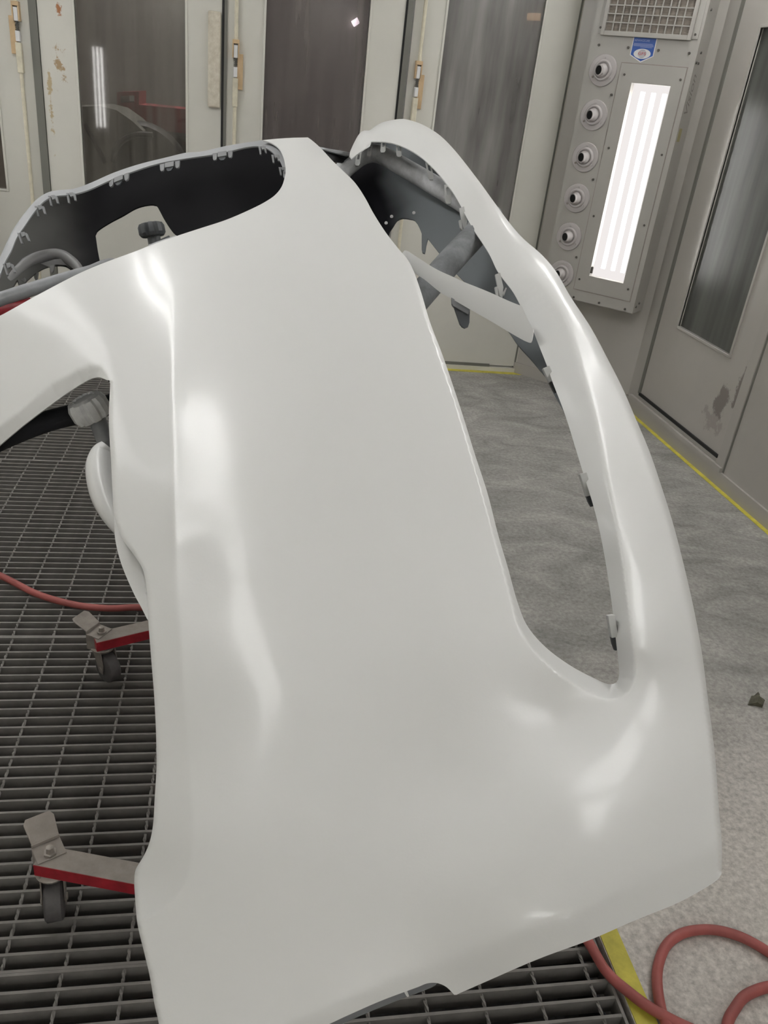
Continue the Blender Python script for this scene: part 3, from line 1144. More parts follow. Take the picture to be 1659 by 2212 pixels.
# ceiling tube fixtures along both long sides (light the booth, outside the frame)
fi = 0
def tube_light(label, loc, rot, m, group):
    t = thing('ceiling_light', label, 'light', loc, rot, group=group)
    b = bmesh.new()
    bx(b, -0.2, 0.2, -0.46, 0.46, 0.06, 0.08)
    bx(b, -0.2, -0.19, -0.46, 0.46, -0.03, 0.06)
    bx(b, 0.19, 0.2, -0.46, 0.46, -0.03, 0.06)
    obj('housing', b, M_WHITE, t)
    for xx in (-0.09, 0.09):
        b = bmesh.new()
        cyl(b, (xx, -0.43, 0.03), (xx, 0.43, 0.03), 0.021, seg=12)
        obj('lamp_tube', b, m, t, smooth=40)


for side, X0, zc, tilt, ys, m in (('left', -1.0, 2.66, -12, (1.5, 2.52, 3.40), M_TUBEL), ('right', 1.98, 2.56, 38, (0.72, 1.77, 2.82, 3.87), M_TUBER)):
    for yi, yc in enumerate(ys):
        tube_light('twin tube ceiling light, %s from the folding doors in the %s row' % ((("third", "second", "first") if side == "left" else ("fourth", "third", "second", "first"))[yi], side), (X0, yc, zc), (0, math.radians(tilt), 0), m, 'ceiling lights on the ' + side)
tube_light('twin tube light on the upper left wall, near the folding doors', (-1.90, 3.3, 2.28), (0, math.radians(-50), 0), M_TUBEW, 'ceiling lights on the left')
for side, X0 in (('left', -0.95), ('right', 1.05)):  # extra fixtures added as frontal fill for the near floor and bumper end
    tube_light('added unseen twin tube fill light above the rear wall behind the camera, on the %s' % side, (X0, -2.12, 2.58), (math.radians(40), 0, PI / 2), M_TUBEB, 'added fill lights at the rear')


# ================================================================== SHOP SEEN THROUGH THE PANES
bm = bmesh.new()
bx(bm, -7, 8, 11.0, 11.1, -0.1, 5)
struct(obj('wall_shop', bm, M_SHOP), 'dim workshop wall beyond the folding doors', 'wall')
struct(obj('floor_shop', box(-7, 8, YB + .12, 11, -0.12, -0.02), M_SHOPF))


def plate(name, pix, Y, th, m, parent=None):
    return obj(name, prism(bmesh.new(), [wallp(a, b, Y) for a, b in pix], (0, th, 0)), m, parent)


t = thing('red_truck', 'dull red truck body seen through the streaked door pane', 'vehicle', (0, 0, 0))
bm = bmesh.new()
Y = 7.1
for pix in ([(300, 226), (420, 238), (430, 292), (330, 280), (300, 262)], [(252, 199), (300, 197), (300, 206), (258, 207)], [(252, 199), (260, 207), (262, 224), (270, 246), (254, 236)],
            [(290, 206), (300, 206), (300, 262), (290, 250)], [(260, 222), (292, 221), (300, 262), (268, 244)]):
    prism(bm, [wallp(a, b, Y) for a, b in pix], (0, 0.5, 0))
obj('cargo_side', bm, M_TRUCK, t)
plate('lower_body', [(290, 285), (425, 297), (437, 590), (250, 575)], 7.15, 0.4, M_CARB, t)
t = thing('grey_car', 'grey-green car front with a wheel arch, seen through the streaked pane', 'vehicle', (0, 0, 0))
plate('fender', [(140, 232), (216, 229), (252, 238), (286, 262), (310, 284), (296, 292), (270, 300), (252, 318), (242, 345), (246, 520), (252, 606), (165, 598), (150, 430)], 6.35, 0.6, M_CAR, t)
bm = bmesh.new()
arc = [wallp(a, b, 6.34) for a, b in ((330, 292), (296, 291), (270, 300), (252, 319), (243, 350))]
tube(bm, catmull3(arc, 5), 0.02, 8)
obj('arch_trim', bm, M_CARB, t)
bm = bmesh.new()
tube(bm, [wallp(182, 268, 6.33), wallp(205, 308, 6.33), wallp(228, 352, 6.33)], 0.016, 8)
obj('panel_gap', bm, M_CARB, t)
bm = bmesh.new()
wc = wallp(300, 380, 6.5)
lathe(bm, [(0.02, 0), (0.34, 0), (0.36, 0.04), (0.36, 0.18), (0.34, 0.22)], frame_z(wc, Vector((0, 1, 0))), 28)
obj('wheel', bm, M_CARB, t, smooth=40)
bm = bmesh.new()
cyl(bm, wallp(774, 44, 10.965), wallp(762, 52, 10.965), 0.035, seg=10)
o = obj('shop_lamp', bm, M_SHOPL)
tag(o, 'small white shop lamp shining through the dark purplish pane', 'lamp')
bm = bmesh.new()
cyl(bm, wallp(1140, 36, 10.96), wallp(1172, 37, 10.96), 0.04, seg=10)
o = obj('shop_lamp', bm, M_SHOPW)
tag(o, 'warm shop lamp glowing through the milky pane', 'lamp')
sl = bpy.data.lights.new('shop_glow', 'AREA')
sl.energy = 330
sl.size = 3
slo = bpy.data.objects.new('shop_glow', sl)
C.objects.link(slo)
slo.location = (0, 7.8, 4.5)

# ================================================================== HOSES AND SCRAP
def hose(name, pts, lab, r=0.0102):
    o = obj(name, tube(bmesh.new(), catmull3(pts, 8), r, 12), M_HOSE, smooth=60)
    return tag(o, lab, 'hose')


HZ = 0.0105
hl = [floorp(a, b, HZ) for a, b in ((-120, 1190), (0, 1243), (80, 1283), (160, 1306), (235, 1314), (320, 1313))]
hl += [Vector((0.0, 2.03, HZ)), Vector((0.25, 1.85, HZ)), Vector((0.42, 1.55, HZ)), Vector((0.605, 1.27, HZ)), Vector((0.672, 1.06, HZ))]
hl += [floorp(a, b, HZ + .004) for a, b in ((1268, 2030), (1311, 2100), (1361, 2145), (1403, 2176), (1460, 2208), (1540, 2245), (1640, 2300))]
hose('air_hose', hl, 'red air hose snaking under the bumper across grating and yellow strip')
h2 = [floorp(a, b, HZ) for a, b in ((1490, 2262), (1442, 2215), (1424, 2160), (1420, 2098), (1437, 2046), (1472, 2017), (1521, 2008), (1570, 2014), (1622, 2034), (1680, 2072), (1740, 2130), (1800, 2230))]
for i, p in enumerate(h2[:2]):
    p.z = HZ
hose('air_hose', h2, 'loop of red air hose lying on the concrete by the frame edge')
h3 = [floorp(a, b, HZ) for a, b in ((1565, 2300), (1571, 2215), (1588, 2178), (1612, 2150), (1659, 2132), (1710, 2130), (1760, 2150))]
hose('air_hose', h3, 'small inner curve of red hose at the corner inside the larger hose loop')

bm = bmesh.new()
sp = [floorp(1600 + a / 28.1, 1480 + b / 28.1) for a, b in ((420, 1230), (560, 870), (700, 830), (1000, 560), (1060, 760), (1130, 930), (1330, 1080), (1400, 1090), (1300, 1380), (900, 1280))]
c = sum(sp, Vector()) / len(sp)
top = [bm.verts.new(p + Vector((0, 0, 0.003 + 0.012 * abs(math.sin(i * 1.9))))) for i, p in enumerate(sp)]
bot = [bm.verts.new(p + Vector((0, 0, 0.001))) for p in sp]
ct = bm.verts.new(c + Vector((0, 0, 0.022)))
cb = bm.verts.new(c + Vector((0, 0, 0.001)))
for i in range(len(sp)):
    j = (i + 1) % len(sp)
    bm.faces.new((top[i], top[j], ct))
    bm.faces.new((bot[j], bot[i], cb))
    bm.faces.new((top[j], top[i], bot[i], bot[j]))
tag(obj('torn_scrap', bm, M_LEAF), 'crumpled dark olive scrap lying on the concrete floor', 'litter')

# ================================================================== BUMPER
bump = thing('car_bumper', 'glossy white painted car bumper cover lying face up on a paint stand', 'bumper', at(700, 1200, 1.1))
BI = bump.matrix_world.inverted()


def child(o, par=bump):
    """parent a world-space part under the bumper without moving it"""
    o.parent = par
    o.matrix_parent_inverse = Matrix.Translation(-bump.location)
    return o


def q0(y):
    return 0.476 + 0.00052 * (np.asarray(y, float) - 320)


SKIN = tps([
    (650, 310, .05), (650, 420, -.02), (650, 600, -.05), (650, 900, -.08), (650, 1200, -.075), (650, 1500, -.068), (650, 1800, -.046), (650, 2000, -.02), (650, 2212, .008),
    (370, 600, -.03), (375, 900, -.045), (378, 1200, -.044), (520, 1000, -.074), (520, 1250, -.068), (400, 1500, -.035), (410, 1800, -.03),
    (240, 1000, -.046), (235, 830, -.036), (250, 1150, -.043), (330, 1400, -.034), (335, 1650, -.012), (300, 1900, .0), (342, 2212, .01),
    (760, 390, .02), (800, 450, .005), (880, 560, -.015), (957, 770, -.04), (1024, 975, -.045), (1077, 1160, -.045), (1118, 1300, -.045), (1230, 1436, -.02), (1330, 1490, .01),
    (765, 308, .25), (842, 262, .2), (840, 300, .19), (950, 330, .14), (980, 418, .13), (1050, 450, .105), (1057, 550, .095), (1120, 580, .085), (1130, 660, .074), 
    (1230, 800, .047), (1300, 1000, .024), (1360, 1200, .004), (1309, 1220, .0), (1380, 1400, -.004), (1337, 1440, .01),
    (951, 293, .19), (1030, 385, .17), (1130, 515, .14), (1230, 640, .115), (1346, 841, .10), (1455, 1138, .075), (1516, 1415, .056), (1554, 1760, .062), (1558, 1890, .066),
    (1000, 1700, -.025), (1050, 1950, -.015), (1278, 2029, .008), (1000, 2140, .022), (1200, 1700, -.028), (1400, 1700, .008), (1200, 1560, -.005), (1420, 1520, .024), (1000, 1400, -.06), (950, 1100, -.06),
    (200, 700, .0), (100, 680, .05), (0, 720, .11), (0, 900, .13), (-120, 760, .2), (-120, 1000, .22), (110, 820, .04), (180, 770, .0), (300, 560, -.02), (100, 635, .05), (0, 682, .10),
    (570, 303, .05), (614, 370, -.0), (610, 336, .03), (665, 297, .09), (700, 335, .05), (430, 494, -.03), (532, 456, -.03)])

_CR = [(350, 540), (360, 575), (368, 600), (372, 800), (375, 1000), (378, 1200), (386, 1350), (402, 1550), (412, 1700), (417, 1810), (411, 1870), (390, 1925), (345, 1968), (290, 1995)]
CREASE = [(c[1], c[0]) for c in catmull([(b_, a_) for a_, b_ in _CR], 6)]
KCR = np.array(catmull([(540, 0), (600, .04), (700, .15), (800, .24), (1200, .26), (1350, .24), (1550, .15), (1700, .10), (1810, .11), (1870, .15), (1925, .17), (1968, .14), (2010, .03), (2060, 0)], 6)) * np.array([1, .001])
LIPW = [(-120, 985), (0, 918), (36, 893), (108, 831), (163, 799), (192, 788), (215, 793), (229, 808), (234, 828)]
OPEN = [(673, 302, 3), (740, 366, 4), (800, 448, 4), (880, 560, 5), (928, 693, 7), (1000, 898, 8), (1077, 1158, 9), (1118, 1301, 11), (1138, 1350, 17), (1175, 1394, 23), (1228, 1435, 27), (1285, 1466, 30),
        (1317, 1478, 32), (1331, 1474, 33), (1337, 1460, 34), (1336, 1435, 35), (1328, 1362, 36), (1309, 1220, 37), (1295, 1146, 39), (1264, 1036, 48), (1228, 918, 60), (1179, 784, 70), (1150, 711, 72), (1125, 662, 68),
        (1084, 606, 62), (1042, 525, 58), (1013, 479, 58), (980, 418, 56), (938, 366, 52), (900, 333, 46), (853, 311, 40), (802, 306, 30), (770, 335, 20)]
_BO = [(756, 328), (765, 308), (777, 288), (787, 282), (797, 282), (812, 272), (825, 265), (843, 260), (870, 257), (897, 263), (924, 275), (951, 293), (980, 322), (1030, 385), (1070, 440), (1105, 487), (1130, 515), (1170, 550), (1200, 585),
        (1232, 640), (1276, 707), (1309, 768), (1346, 841), (1374, 906), (1403, 975), (1431, 1057), (1456, 1138), (1480, 1232), (1500, 1321), (1517, 1415), (1529, 1508), (1544, 1627), (1554, 1760), (1559.5, 1824), (1559, 1880)]
BOUT = _BO
_kk = [.0012] * 8 + [.0011] * 8 + [.0012] * 4 + [.0013] * 4 + [.0011] * 4 + [.0007] * 2 + [.0005] * 3
OPENS = catmull([(o[0], o[1], o[2], k_) for o, k_ in zip(OPEN, _kk)], 14)
_ro = [8] * 8 + [12] * 6 + [16] * 8 + [12] * 8 + [8] * 20
BOUTS = catmull([(o[0], o[1], k_) for o, k_ in zip(_BO, _ro)], 14)
BOTL = [(300, 2350), (690, 2185), (800, 2140), (950, 2080), (1250, 1965), (1480, 1860), (1580, 1815)]
RIDGE = [(905, 1060), (940, 1150), (975, 1350), (1010, 1550), (1035, 1750), (1052, 1950), (1085, 2330)]
RIDGES = catmull(RIDGE, 20)
LEDGE = [(238, 828), (235, 909), (240, 999), (243, 1063), (247, 1115), (262, 1160), (290, 1200), (308, 1230), (317, 1275), (320, 1337), (327, 1429), (334, 1520), (338, 1648), (334, 1726), (331, 1777), (326, 1808), (318, 1833), (308, 1853), (293, 1879), (290, 1904), (292, 1942), (296, 1990), (301, 2016), (311, 2056), (324, 2112), (334, 2171), (343, 2212), (352, 2300)]


def interp(par, vals):
    v = np.array(vals, float)
    i = np.clip(par.astype(int), 0, len(v) - 2)
    f = par - i
    return v[i] * (1 - f) + v[i + 1] * f


def d_skin(x, y):
    x = np.asarray(x, float)
    y = np.asarray(y, float)
    d = 1 / q0(np.maximum(y, 230)) + SKIN(x, y)
    # body crease: the strip left of it falls away
    xc = np.interp(y, [c[1] for c in CREASE], [c[0] for c in CREASE])
    k = np.interp(y, KCR[:, 0], KCR[:, 1])
    d = d + 1.35 * k * 150 * np.tanh(softplus(xc - x, 1.8) / 150)
    # turned lip under the wing
    ds, sg, par = poly_dist(x, y, LIPW)
    s = np.where(sg > 0, ds, -ds)
    s = np.where((x > 225) & (y > 829), -60, s)
    d = d + .0011 * softplus(s, 2.2)
    # lip round the side opening
    ds, sg, par = poly_dist(x, y, OPENS)
    ds = np.where((sg < 0) & (ds < 5), -ds, ds)
    w = interp(par, [o[2] for o in OPENS])
    kk = interp(par, [o[3] for o in OPENS])
    d = d + kk * softplus(w - ds, np.maximum(1.2, w * .045))
    # rounded outer edge
    ds, sg, par = poly_dist(x, y, BOUTS)
    ds = np.where((sg < 0) & (ds < 5), -ds, ds)
    ro = interp(par, [o[2] for o in BOUTS])
    z = np.clip(1 - ds / (ro * 1.6), 0, 1.6)
    d = d + .022 * z * z * z
    # lower edge bend, soft ridge
    ds, sg, par = poly_dist(x, y, BOTL)
    s = np.where(sg > 0, ds, -ds)
    d = d + .00016 * softplus(s, 6.0)
    ds, sg, par = poly_dist(x, y, RIDGES)
    s = np.where(sg > 0, -ds, ds)
    d = d + np.clip((y - 1060) / 260, 0, 1) * (1 - .75 * np.clip((y - 1550) / 300, 0, 1)) * .00007 * softplus(s, 18.0) * np.exp(-np.maximum(s, 0) / 320)
    # left edge rounding
    ds, sg, par = poly_dist(x, y, LEDGE)
    ds = np.where((sg > 0) & (ds < 5), -ds, ds)
    d = d + .0009 * softplus(5 - ds, 1.5)
    return d


def segs(parts, step=7.0):
    out = []
    for p in parts:
        c = catmull(p, step)
        if out and np.linalg.norm(np.array(out[-1][:2]) - np.array(c[0][:2])) < 1.0:
            c = c[1:]
        out += c
    if np.linalg.norm(np.array(out[-1][:2]) - np.array(out[0][:2])) < 1.0:
        out = out[:-1]
    return [(float(p[0]), float(p[1])) for p in out]


NEAR = [(-120, 738), (0, 682), (33, 664), (76, 640), (170, 591), (219, 570), (300, 540), (323, 530.4), (387, 508), (430, 494), (488, 475), (533, 456), (573, 436), (595, 420.5), (608.5, 403), (614.5, 385), (617, 371), (615.5, 354), (611, 336), (602, 320), (587, 309), (568, 302.5)]
DTOP = [(568, 302.5), (600, 299.5), (635, 297.5), (665, 296.8)]
DR = [(665, 296.8), (673, 302.4), (693, 320), (720, 349), (740, 368), (767, 395), (788.5, 427), (807, 461), (834, 503), (861, 537.5), (880, 560), (891.6, 581), (909, 629), (928, 693), (957, 770), (1000, 898), (1024, 975.5), (1053, 1065), (1077, 1158.5),
      (1097.6, 1227.7), (1118, 1301), (1138, 1350), (1175, 1394.5), (1228, 1435), (1285, 1465.7), (1317, 1478), (1331.6, 1474), (1337, 1459.6), (1336, 1435), (1328, 1362), (1321, 1301), (1309, 1219.6), (1295, 1146), (1280.7, 1089), (1264, 1036),
      (1244, 971), (1228, 918.5), (1215.6, 882), (1195, 829), (1179, 784), (1163, 743.6), (1150.5, 711)]
BIN = [(1150.5, 711), (1125, 662), (1107.6, 630), (1084.5, 606 - 6), (1073, 583), (1057.5, 550), (1042, 525), (1026.6, 502), (1013, 479), (997.7, 450), (980, 418), (962, 393), (938.6, 365.7), (920.5, 348.5), (900.6, 333), (879, 320.5), (853.6, 310.6), (830, 306.4), (802, 305.7)]
BEND = [(802, 305.7), (798, 314), (788.5, 320.5), (770, 334), (760, 342)]
BTIP = [(760, 342), (755, 336), (756, 328)]
BOTR = [(1559, 1880), (1558.5, 1888), (1554, 1896), (1545, 1904), (1532, 1913), (1469, 1948), (1365, 1991), (1278, 2029), (1162, 2072), (1060, 2116), (992, 2146)]
NOTCH = [(992, 2146), (986, 2149), (981, 2149), (976, 2143.5), (965, 2132.6), (952.5, 2126), (940, 2123), (922, 2124.5), (904, 2131.7), (877, 2141.6), (822, 2162.4), (750, 2194), (650, 2240), (520, 2290), (352, 2320)]
LEFT = [p for p in LEDGE[::-1]][1:]
LEFT = [(352, 2320)] + LEFT
WING = [(238, 828), (235, 824), (227, 819.5), (217, 815.5), (201.5, 816.5), (180, 827), (144.7, 849.5), (90, 889), (47, 922), (0, 961.7), (-60, 1015), (-120, 1065)]
skin_out = segs([NEAR, DTOP, DR, BIN, BEND, BTIP, BOUT, BOTR, NOTCH, LEFT, WING, [(-120, 1065), (-120, 738)]])
skin = child(sheet('outer_skin', skin_out, d_skin, [M_PAINT, M_INR], step=6.5, thick=0.003))

# far rim of the front opening and the inner side of the far wall
RIMO = [(568, 302.5), (497, 313.5), (430, 328), (404, 329.5), (361, 339.5), (299, 355), (244, 373.6), (199, 393.5), (171.8, 404), (153.7, 408.5), (126.6, 410.7), (105, 415), (81.4, 428.8), (63, 448), (45, 471), (26, 500), (5.4, 543), (-25, 610), (-60, 690)]
RIMI = [(-35, 690), (-12, 625), (0, 595), (10.8, 566), (23.5, 542.7), (36, 513.8), (54, 486.7), (68.7, 465), (88.6, 440.6), (101, 430.6), (117.5, 424), (157, 419.8), (191.7, 409.8), (234, 391), (292, 368.6), (342.8, 353), (397, 343), (480, 330.6), (530, 318.4), (557, 315.7), (573, 319), (590.6, 331), (604, 347), (610, 362), (612, 382)]
RIMX = [(612, 382), (615, 385), (617, 371), (615.5, 354), (611, 336), (602, 320), (587, 309), (568, 302.5)]
RIMD = tps([(568, 302, 2.22), (617, 371, 2.035), (430, 328, 2.26), (300, 355, 2.25), (200, 394, 2.2), (105, 415, 2.12), (26, 500, 1.95), (-60, 690, 1.72), (612, 382, 2.02)], 1e-3)


def d_rim(x, y):
    ds, sg, par = poly_dist(np.asarray(x, float), np.asarray(y, float), RIMO)
    return RIMD(x, y) + .00035 * ds


rim_out = segs([RIMO, [(-60, 690), (-35, 690)], RIMI, RIMX], 6)
child(sheet('opening_rim', rim_out, d_rim, [M_CLIP, M_BLACK], step=5, thick=0.004))
RIMI2 = [(p[0], p[1] - 3) for p in RIMI[:-4]] + [(592, 326), (610, 340), (640, 352)]
HOLE1 = [(207, 480), (220, 475), (249, 454), (293, 432), (310, 441 - 3), (323, 442), (336, 442), (342, 448), (351, 465), (365, 489), (378, 505), (388, 509), (410, 520), (330, 570), (222, 600), (217, 570), (211, 535), (206, 510), (205, 492)]
HOLE1 = [(206, 507), (209, 500), (235, 482), (265, 466), (293, 450), (312, 444), (330, 442), (338, 443.5), (343, 451), (353, 470), (367, 492), (378, 505), (392, 511), (420, 520), (330, 575), (226, 605), (217, 570), (211, 540)]
HOLE2 = [(3, 668), (10, 648), (20, 630), (30, 616), (38, 604), (42, 618), (49, 628), (54, 612), (68, 598), (80, 588), (98, 578), (120, 573), (141, 574), (160, 586), (176, 598), (150, 640), (60, 690), (10, 700)]
WALLD = tps([(592, 330, 2.33), (640, 352, 2.3), (640, 450, 2.25), (430, 345, 2.33), (300, 370, 2.32), (200, 410, 2.27), (105, 430, 2.19), (26, 545, 2.01), (-40, 700, 1.78), (520, 480, 2.2), (400, 500, 2.22), (300, 470, 2.24), (250, 560, 2.16), (200, 500, 2.24), (120, 540, 2.14), (40, 600, 1.98), (180, 600, 2.06), (60, 700, 1.86)], 5e-4)


def d_wall(x, y):
    return WALLD(x, y)


WL = [(-35, 687), (-12, 622)] + [(p[0], p[1] - 3) for p in RIMI[2:-5]] + [(592, 328), (640, 340)]
wall_out = segs([WL, [(640, 340), (640, 420)], [(640, 420), (560, 470), (470, 505), (380, 540), (300, 575), (180, 630), (90, 670), (-20, 730)], [(-20, 730), (-35, 687)]], 8)
child(sheet('far_wall', wall_out, d_wall, [M_INL, M_PAINT], holes=[segs([HOLE1 + HOLE1[:1]], 6), segs([HOLE2 + HOLE2[:1]], 6)], step=8, thick=0.004))
# moulded ring round the lamp opening in the far wall
ring = [(-14, 690, 1.86), (2, 640, 1.93), (20, 607, 1.97), (45, 580, 2.02), (72, 562, 2.06), (100, 553, 2.09), (125, 551, 2.1), (148, 560, 2.09), (166, 575, 2.07), (176, 590, 2.05)]
b = tube(bmesh.new(), catmull3([at(*p) for p in ring], 5), [.009 + .007 * min(1, i / 12) for i in range(46)][::-1], 10)
child(obj('lamp_ring', b, M_CLIP if False else mat('ring_grey', (0.15, 0.15, 0.15), 0.5), smooth=60))
ri = [(38, 604), (80, 586), (120, 571), (141, 572), (176, 598), (166, 578), (142, 558), (118, 560), (78, 572), (40, 592)]
child(obj('ring_flange', prism(bmesh.new(), [at(a, c_, 2.045 + .0004 * (a - 38)) for a, c_ in ri], fw * 0.004), MATS['ring_grey']))
for (x, y, s) in ((77, 594, 5), (112, 578, 5)):
    child(obj('ring_pin', prism(bmesh.new(), [at(a, c_, 2.03) for a, c_ in ((x - s, y - 4), (x + s, y - 6), (x + s - 2, y + 7), (x, y + 12), (x - s + 2, y + 7))], fw * 0.006), MATS['ring_grey']))
child(obj('ring_pin', prism(bmesh.new(), [at(a, c_, 1.98) for a, c_ in ((43, 604), (53, 600), (54, 612), (50, 632), (46, 622))], fw * 0.008), MATS['ring_grey']))

# clips of the rim: square-shouldered blocks between two tapered tabs, then slender fins
for (x, y, sl) in ((256, 386, -.40), (366, 356, -.2), (480, 333, -.16)):
    dz = float(RIMD(x, y)) + .004

    def R(pts, off=0.0):
        return [at(x + a, y + c_ + sl * a, dz + off) for a, c_ in pts]
    bk = child(obj('clip_block', prism(bmesh.new(), R([(-10, -6), (9, -6), (9, 4), (-10, 4)]), fw * 0.012), M_CLIP))
    o = obj('clip_tongue', prism(bmesh.new(), R([(-8, 3), (8, 3), (7, 9), (3, 13), (-3, 13), (-7, 9)], .004), fw * 0.006), M_TONGUE, bk)
    for sx in (-16, 17):
        child(obj('clip_tab', prism(bmesh.new(), R([(sx - 5, -5), (sx + 5, -5), (sx + 4, 7), (sx + 2, 10), (sx - 2, 10), (sx - 4, 7)]), fw * 0.008), M_CLIP))
for (x, y, s, sk_) in ((152, 421, 1.0, 3), (113, 427, 1.0, 4), (84, 449, 1.05, 5), (47, 507, 1.1, 7), (16, 574, 1.15, 7), (566, 320, .8, 2), (594, 338, .8, 2), (609, 365, .7, 2)):
    dz = float(RIMD(x, y)) + .002
    for k, (dx, L) in enumerate(((-7, 17), (0, 15), (7, 12))):
        if k == 1:
            pts = [(x - 3 * s, y - 5 * s), (x + 5 * s, y - 6 * s), (x + 6 * s, y + 2 * s), (x, y + 4 * s)]
        else:
            pts = [(x + dx * s - 2.4, y - 4), (x + dx * s + 2.4, y - 4), (x + dx * s + sk_ + 2.2, y + L * s), (x + dx * s + sk_ - 1.2, y + L * s)]
        child(obj('clip_fin', prism(bmesh.new(), [at(a, c_, dz) for a, c_ in pts], fw * 0.007), M_CLIP))

# inner wall seen through the side opening
INW = tps([(790, 300, 2.62), (830, 285, 2.62), (735, 385, 2.5), (850, 490, 2.38), (940, 330, 2.5), (957, 556, 2.2), (1030, 460, 2.24), (1085, 560, 2.02), (1101, 719, 1.76), (1160, 690, 1.77), (1217, 887, 1.475), (1232, 860, 1.485), (870, 471, 2.4)], 5e-4)
inw = [(740, 372), (790, 300), (830, 284), (880, 293), (935, 325), (985, 385), (1030, 460), (1075, 540), (1113, 610), (1160, 690), (1196, 760), (1232, 858), (1217, 888), (1196, 851), (1176, 811), (1165, 798), (1146, 775), (1118, 744), (1101, 719), (1060, 672), (1020, 626), (985, 590), (957, 557), (938, 533),
       (924, 515), (920, 530), (917, 547), (912, 545), (911, 530), (911, 505), (905, 490), (896, 476), (885, 473), (870, 471), (858, 476), (850, 488), (842, 500), (836, 512), (812, 486), (775, 430)]
child(sheet('inner_wall', segs([inw[:13] , inw[12:25], inw[24:30], inw[29:] + inw[:1]], 7), INW, [M_INR, M_PAINT], step=8, thick=0.004))
for (x, y) in ((846, 468), (894, 460), (834, 482)):
    b = bmesh.new()
    p = at(x, y, float(INW(x, y)) - .002)
    lathe(b, [(.005, 0), (.005, .002), (.003, .003)], frame_z(p, -fw), 10)
    child(obj('wall_plug', b, M_WHITE))

# white strip crossing the side opening
def d_bar(x, y):
    x = np.asarray(x, float)
    y = np.asarray(y, float)
    t = np.clip((x - 875) / 270, 0, 1.05)
    top = 550 + 112 * ((x - 872) / 255)
    mid = top + 26 + 26 * t
    return 1.70 - 0.125 * t + .0000012 * (y - mid) ** 2 - .006 * np.sin(PI * np.clip(t, 0, 1))


bar = [(868, 548), (874, 541), (879, 541.5), (899, 554), (942, 581), (982, 599.5), (1000, 608), (1030, 620), (1061.7, 633), (1101.5, 651), (1127, 661)]
bar2 = [(1127, 661), (1139, 688), (1152, 712)]
bar3 = [(1152, 712), (1150, 728), (1146, 740), (1137, 738), (1116, 727), (1062, 695), (1014.6, 668), (976.7, 646), (953, 633), (917, 604), (895, 589), (884, 572)]
child(sheet('opening_strip', segs([bar, bar2, bar3, [(884, 572), (868, 548)]], 6), d_bar, [M_PAINT, M_PRIMER], step=6, thick=0.004))
tb = child(obj('strip_tab', prism(bmesh.new(), [at(a, c_, 1.645) for a, c_ in ((975, 642), (1015, 666), (1012, 679), (1009, 678), (979, 661), (976, 656))], fw * .012), M_CLIP, bevel=0.001))
obj('tab_tongue', prism(bmesh.new(), [at(a, c_, 1.652) for a, c_ in ((980, 662), (1015, 668), (1014, 697), (1011, 706), (1004, 709), (998, 706), (993, 700))], fw * .006), M_TONGUE, tb)

# slotted clips hanging from the outer band
def slot_clip(cx, cy, w, h, dx, d, name='slot_clip'):
    bm = bmesh.new()

    def P(a, c_):
        return (cx + a + dx * (c_ / h), cy + c_)
    t = .28 * w
    for q in ([(-w / 2, 0), (-w / 2 + t, 0), (-w / 2 + t, h), (-w / 2, h)], [(w / 2 - t, 0), (w / 2, 0), (w / 2, h), (w / 2 - t, h)], [(-w / 2 + t, .62 * h), (w / 2 - t, .62 * h), (w / 2 - t, h), (-w / 2 + t, h)],
              [(-w / 2, h), (w / 2, h), (w * .3, h * 1.14), (-w * .3, h * 1.14)], [(-w / 2 + t, 0), (w / 2 - t, 0), (w / 2 - t, .16 * h), (-w / 2 + t, .16 * h)]):
        prism(bm, [at(*P(*p), d) for p in q], fw * .006)
    return child(obj(name, bm, M_CLIPL))


for c_ in ((829, 303, 11, 23, -2, 2.36), (861, 310, 11, 25, 1, 2.33), (800, 314, 9, 20, -3, 2.4), (776, 328, 11, 26, -4, 2.42), (925, 350, 12, 33, 6, 2.22), (966, 399, 13, 36, 3, 2.12)):
    slot_clip(*c_)
for (x, y, s, d) in ((999, 468, 1.0, 1.99), (1077, 612, 1.05, 1.73)):
    bm = bmesh.new()
    for q in ([(-7, -18), (3, -22), (10, 8), (8, 30), (2, 26)], [(-8, 8), (-2, 6), (0, 30), (-5, 24)], [(8, 20), (15, 8), (17, 10), (11, 26)]):
        prism(bm, [at(x + a * s, y + c_ * s, d) for a, c_ in q], fw * .008)
    child(obj('clip_bracket', bm, M_CLIPL))
# long bar clips under the inner lip of the band
for (x0, y0, x1, y1, d, L) in ((1176, 794, 1189, 825, 1.49, 26), (1256, 1023, 1270, 1072, 1.235, 24), (1317, 1330, 1324, 1378, 1.015, 28)):
    a, c_ = np.array([x0, y0]), np.array([x1, y1])
    e = (c_ - a) / np.linalg.norm(c_ - a)
    n = np.array([e[1], -e[0]])
    pts = [a - n * 3.5, a + n * 12, c_ + n * 12, c_ + n * 4, c_ - n * 2.5]
    k = child(obj('bar_clip', prism(bmesh.new(), [at(p[0], p[1], d) for p in pts], fw * .012), M_CLIPL, bevel=0.001))
    pts = [c_ - n * 4 - e * 22, c_ + n * 9 - e * 18, c_ + n * 9 + e * L * .5, c_ + n * 6 + e * L, c_ + n * 1 + e * L, c_ - n * 2 + e * L * .5]
    obj('clip_tongue', prism(bmesh.new(), [at(p[0], p[1], d + .012) for p in pts], fw * .008), M_TONGUE, k)

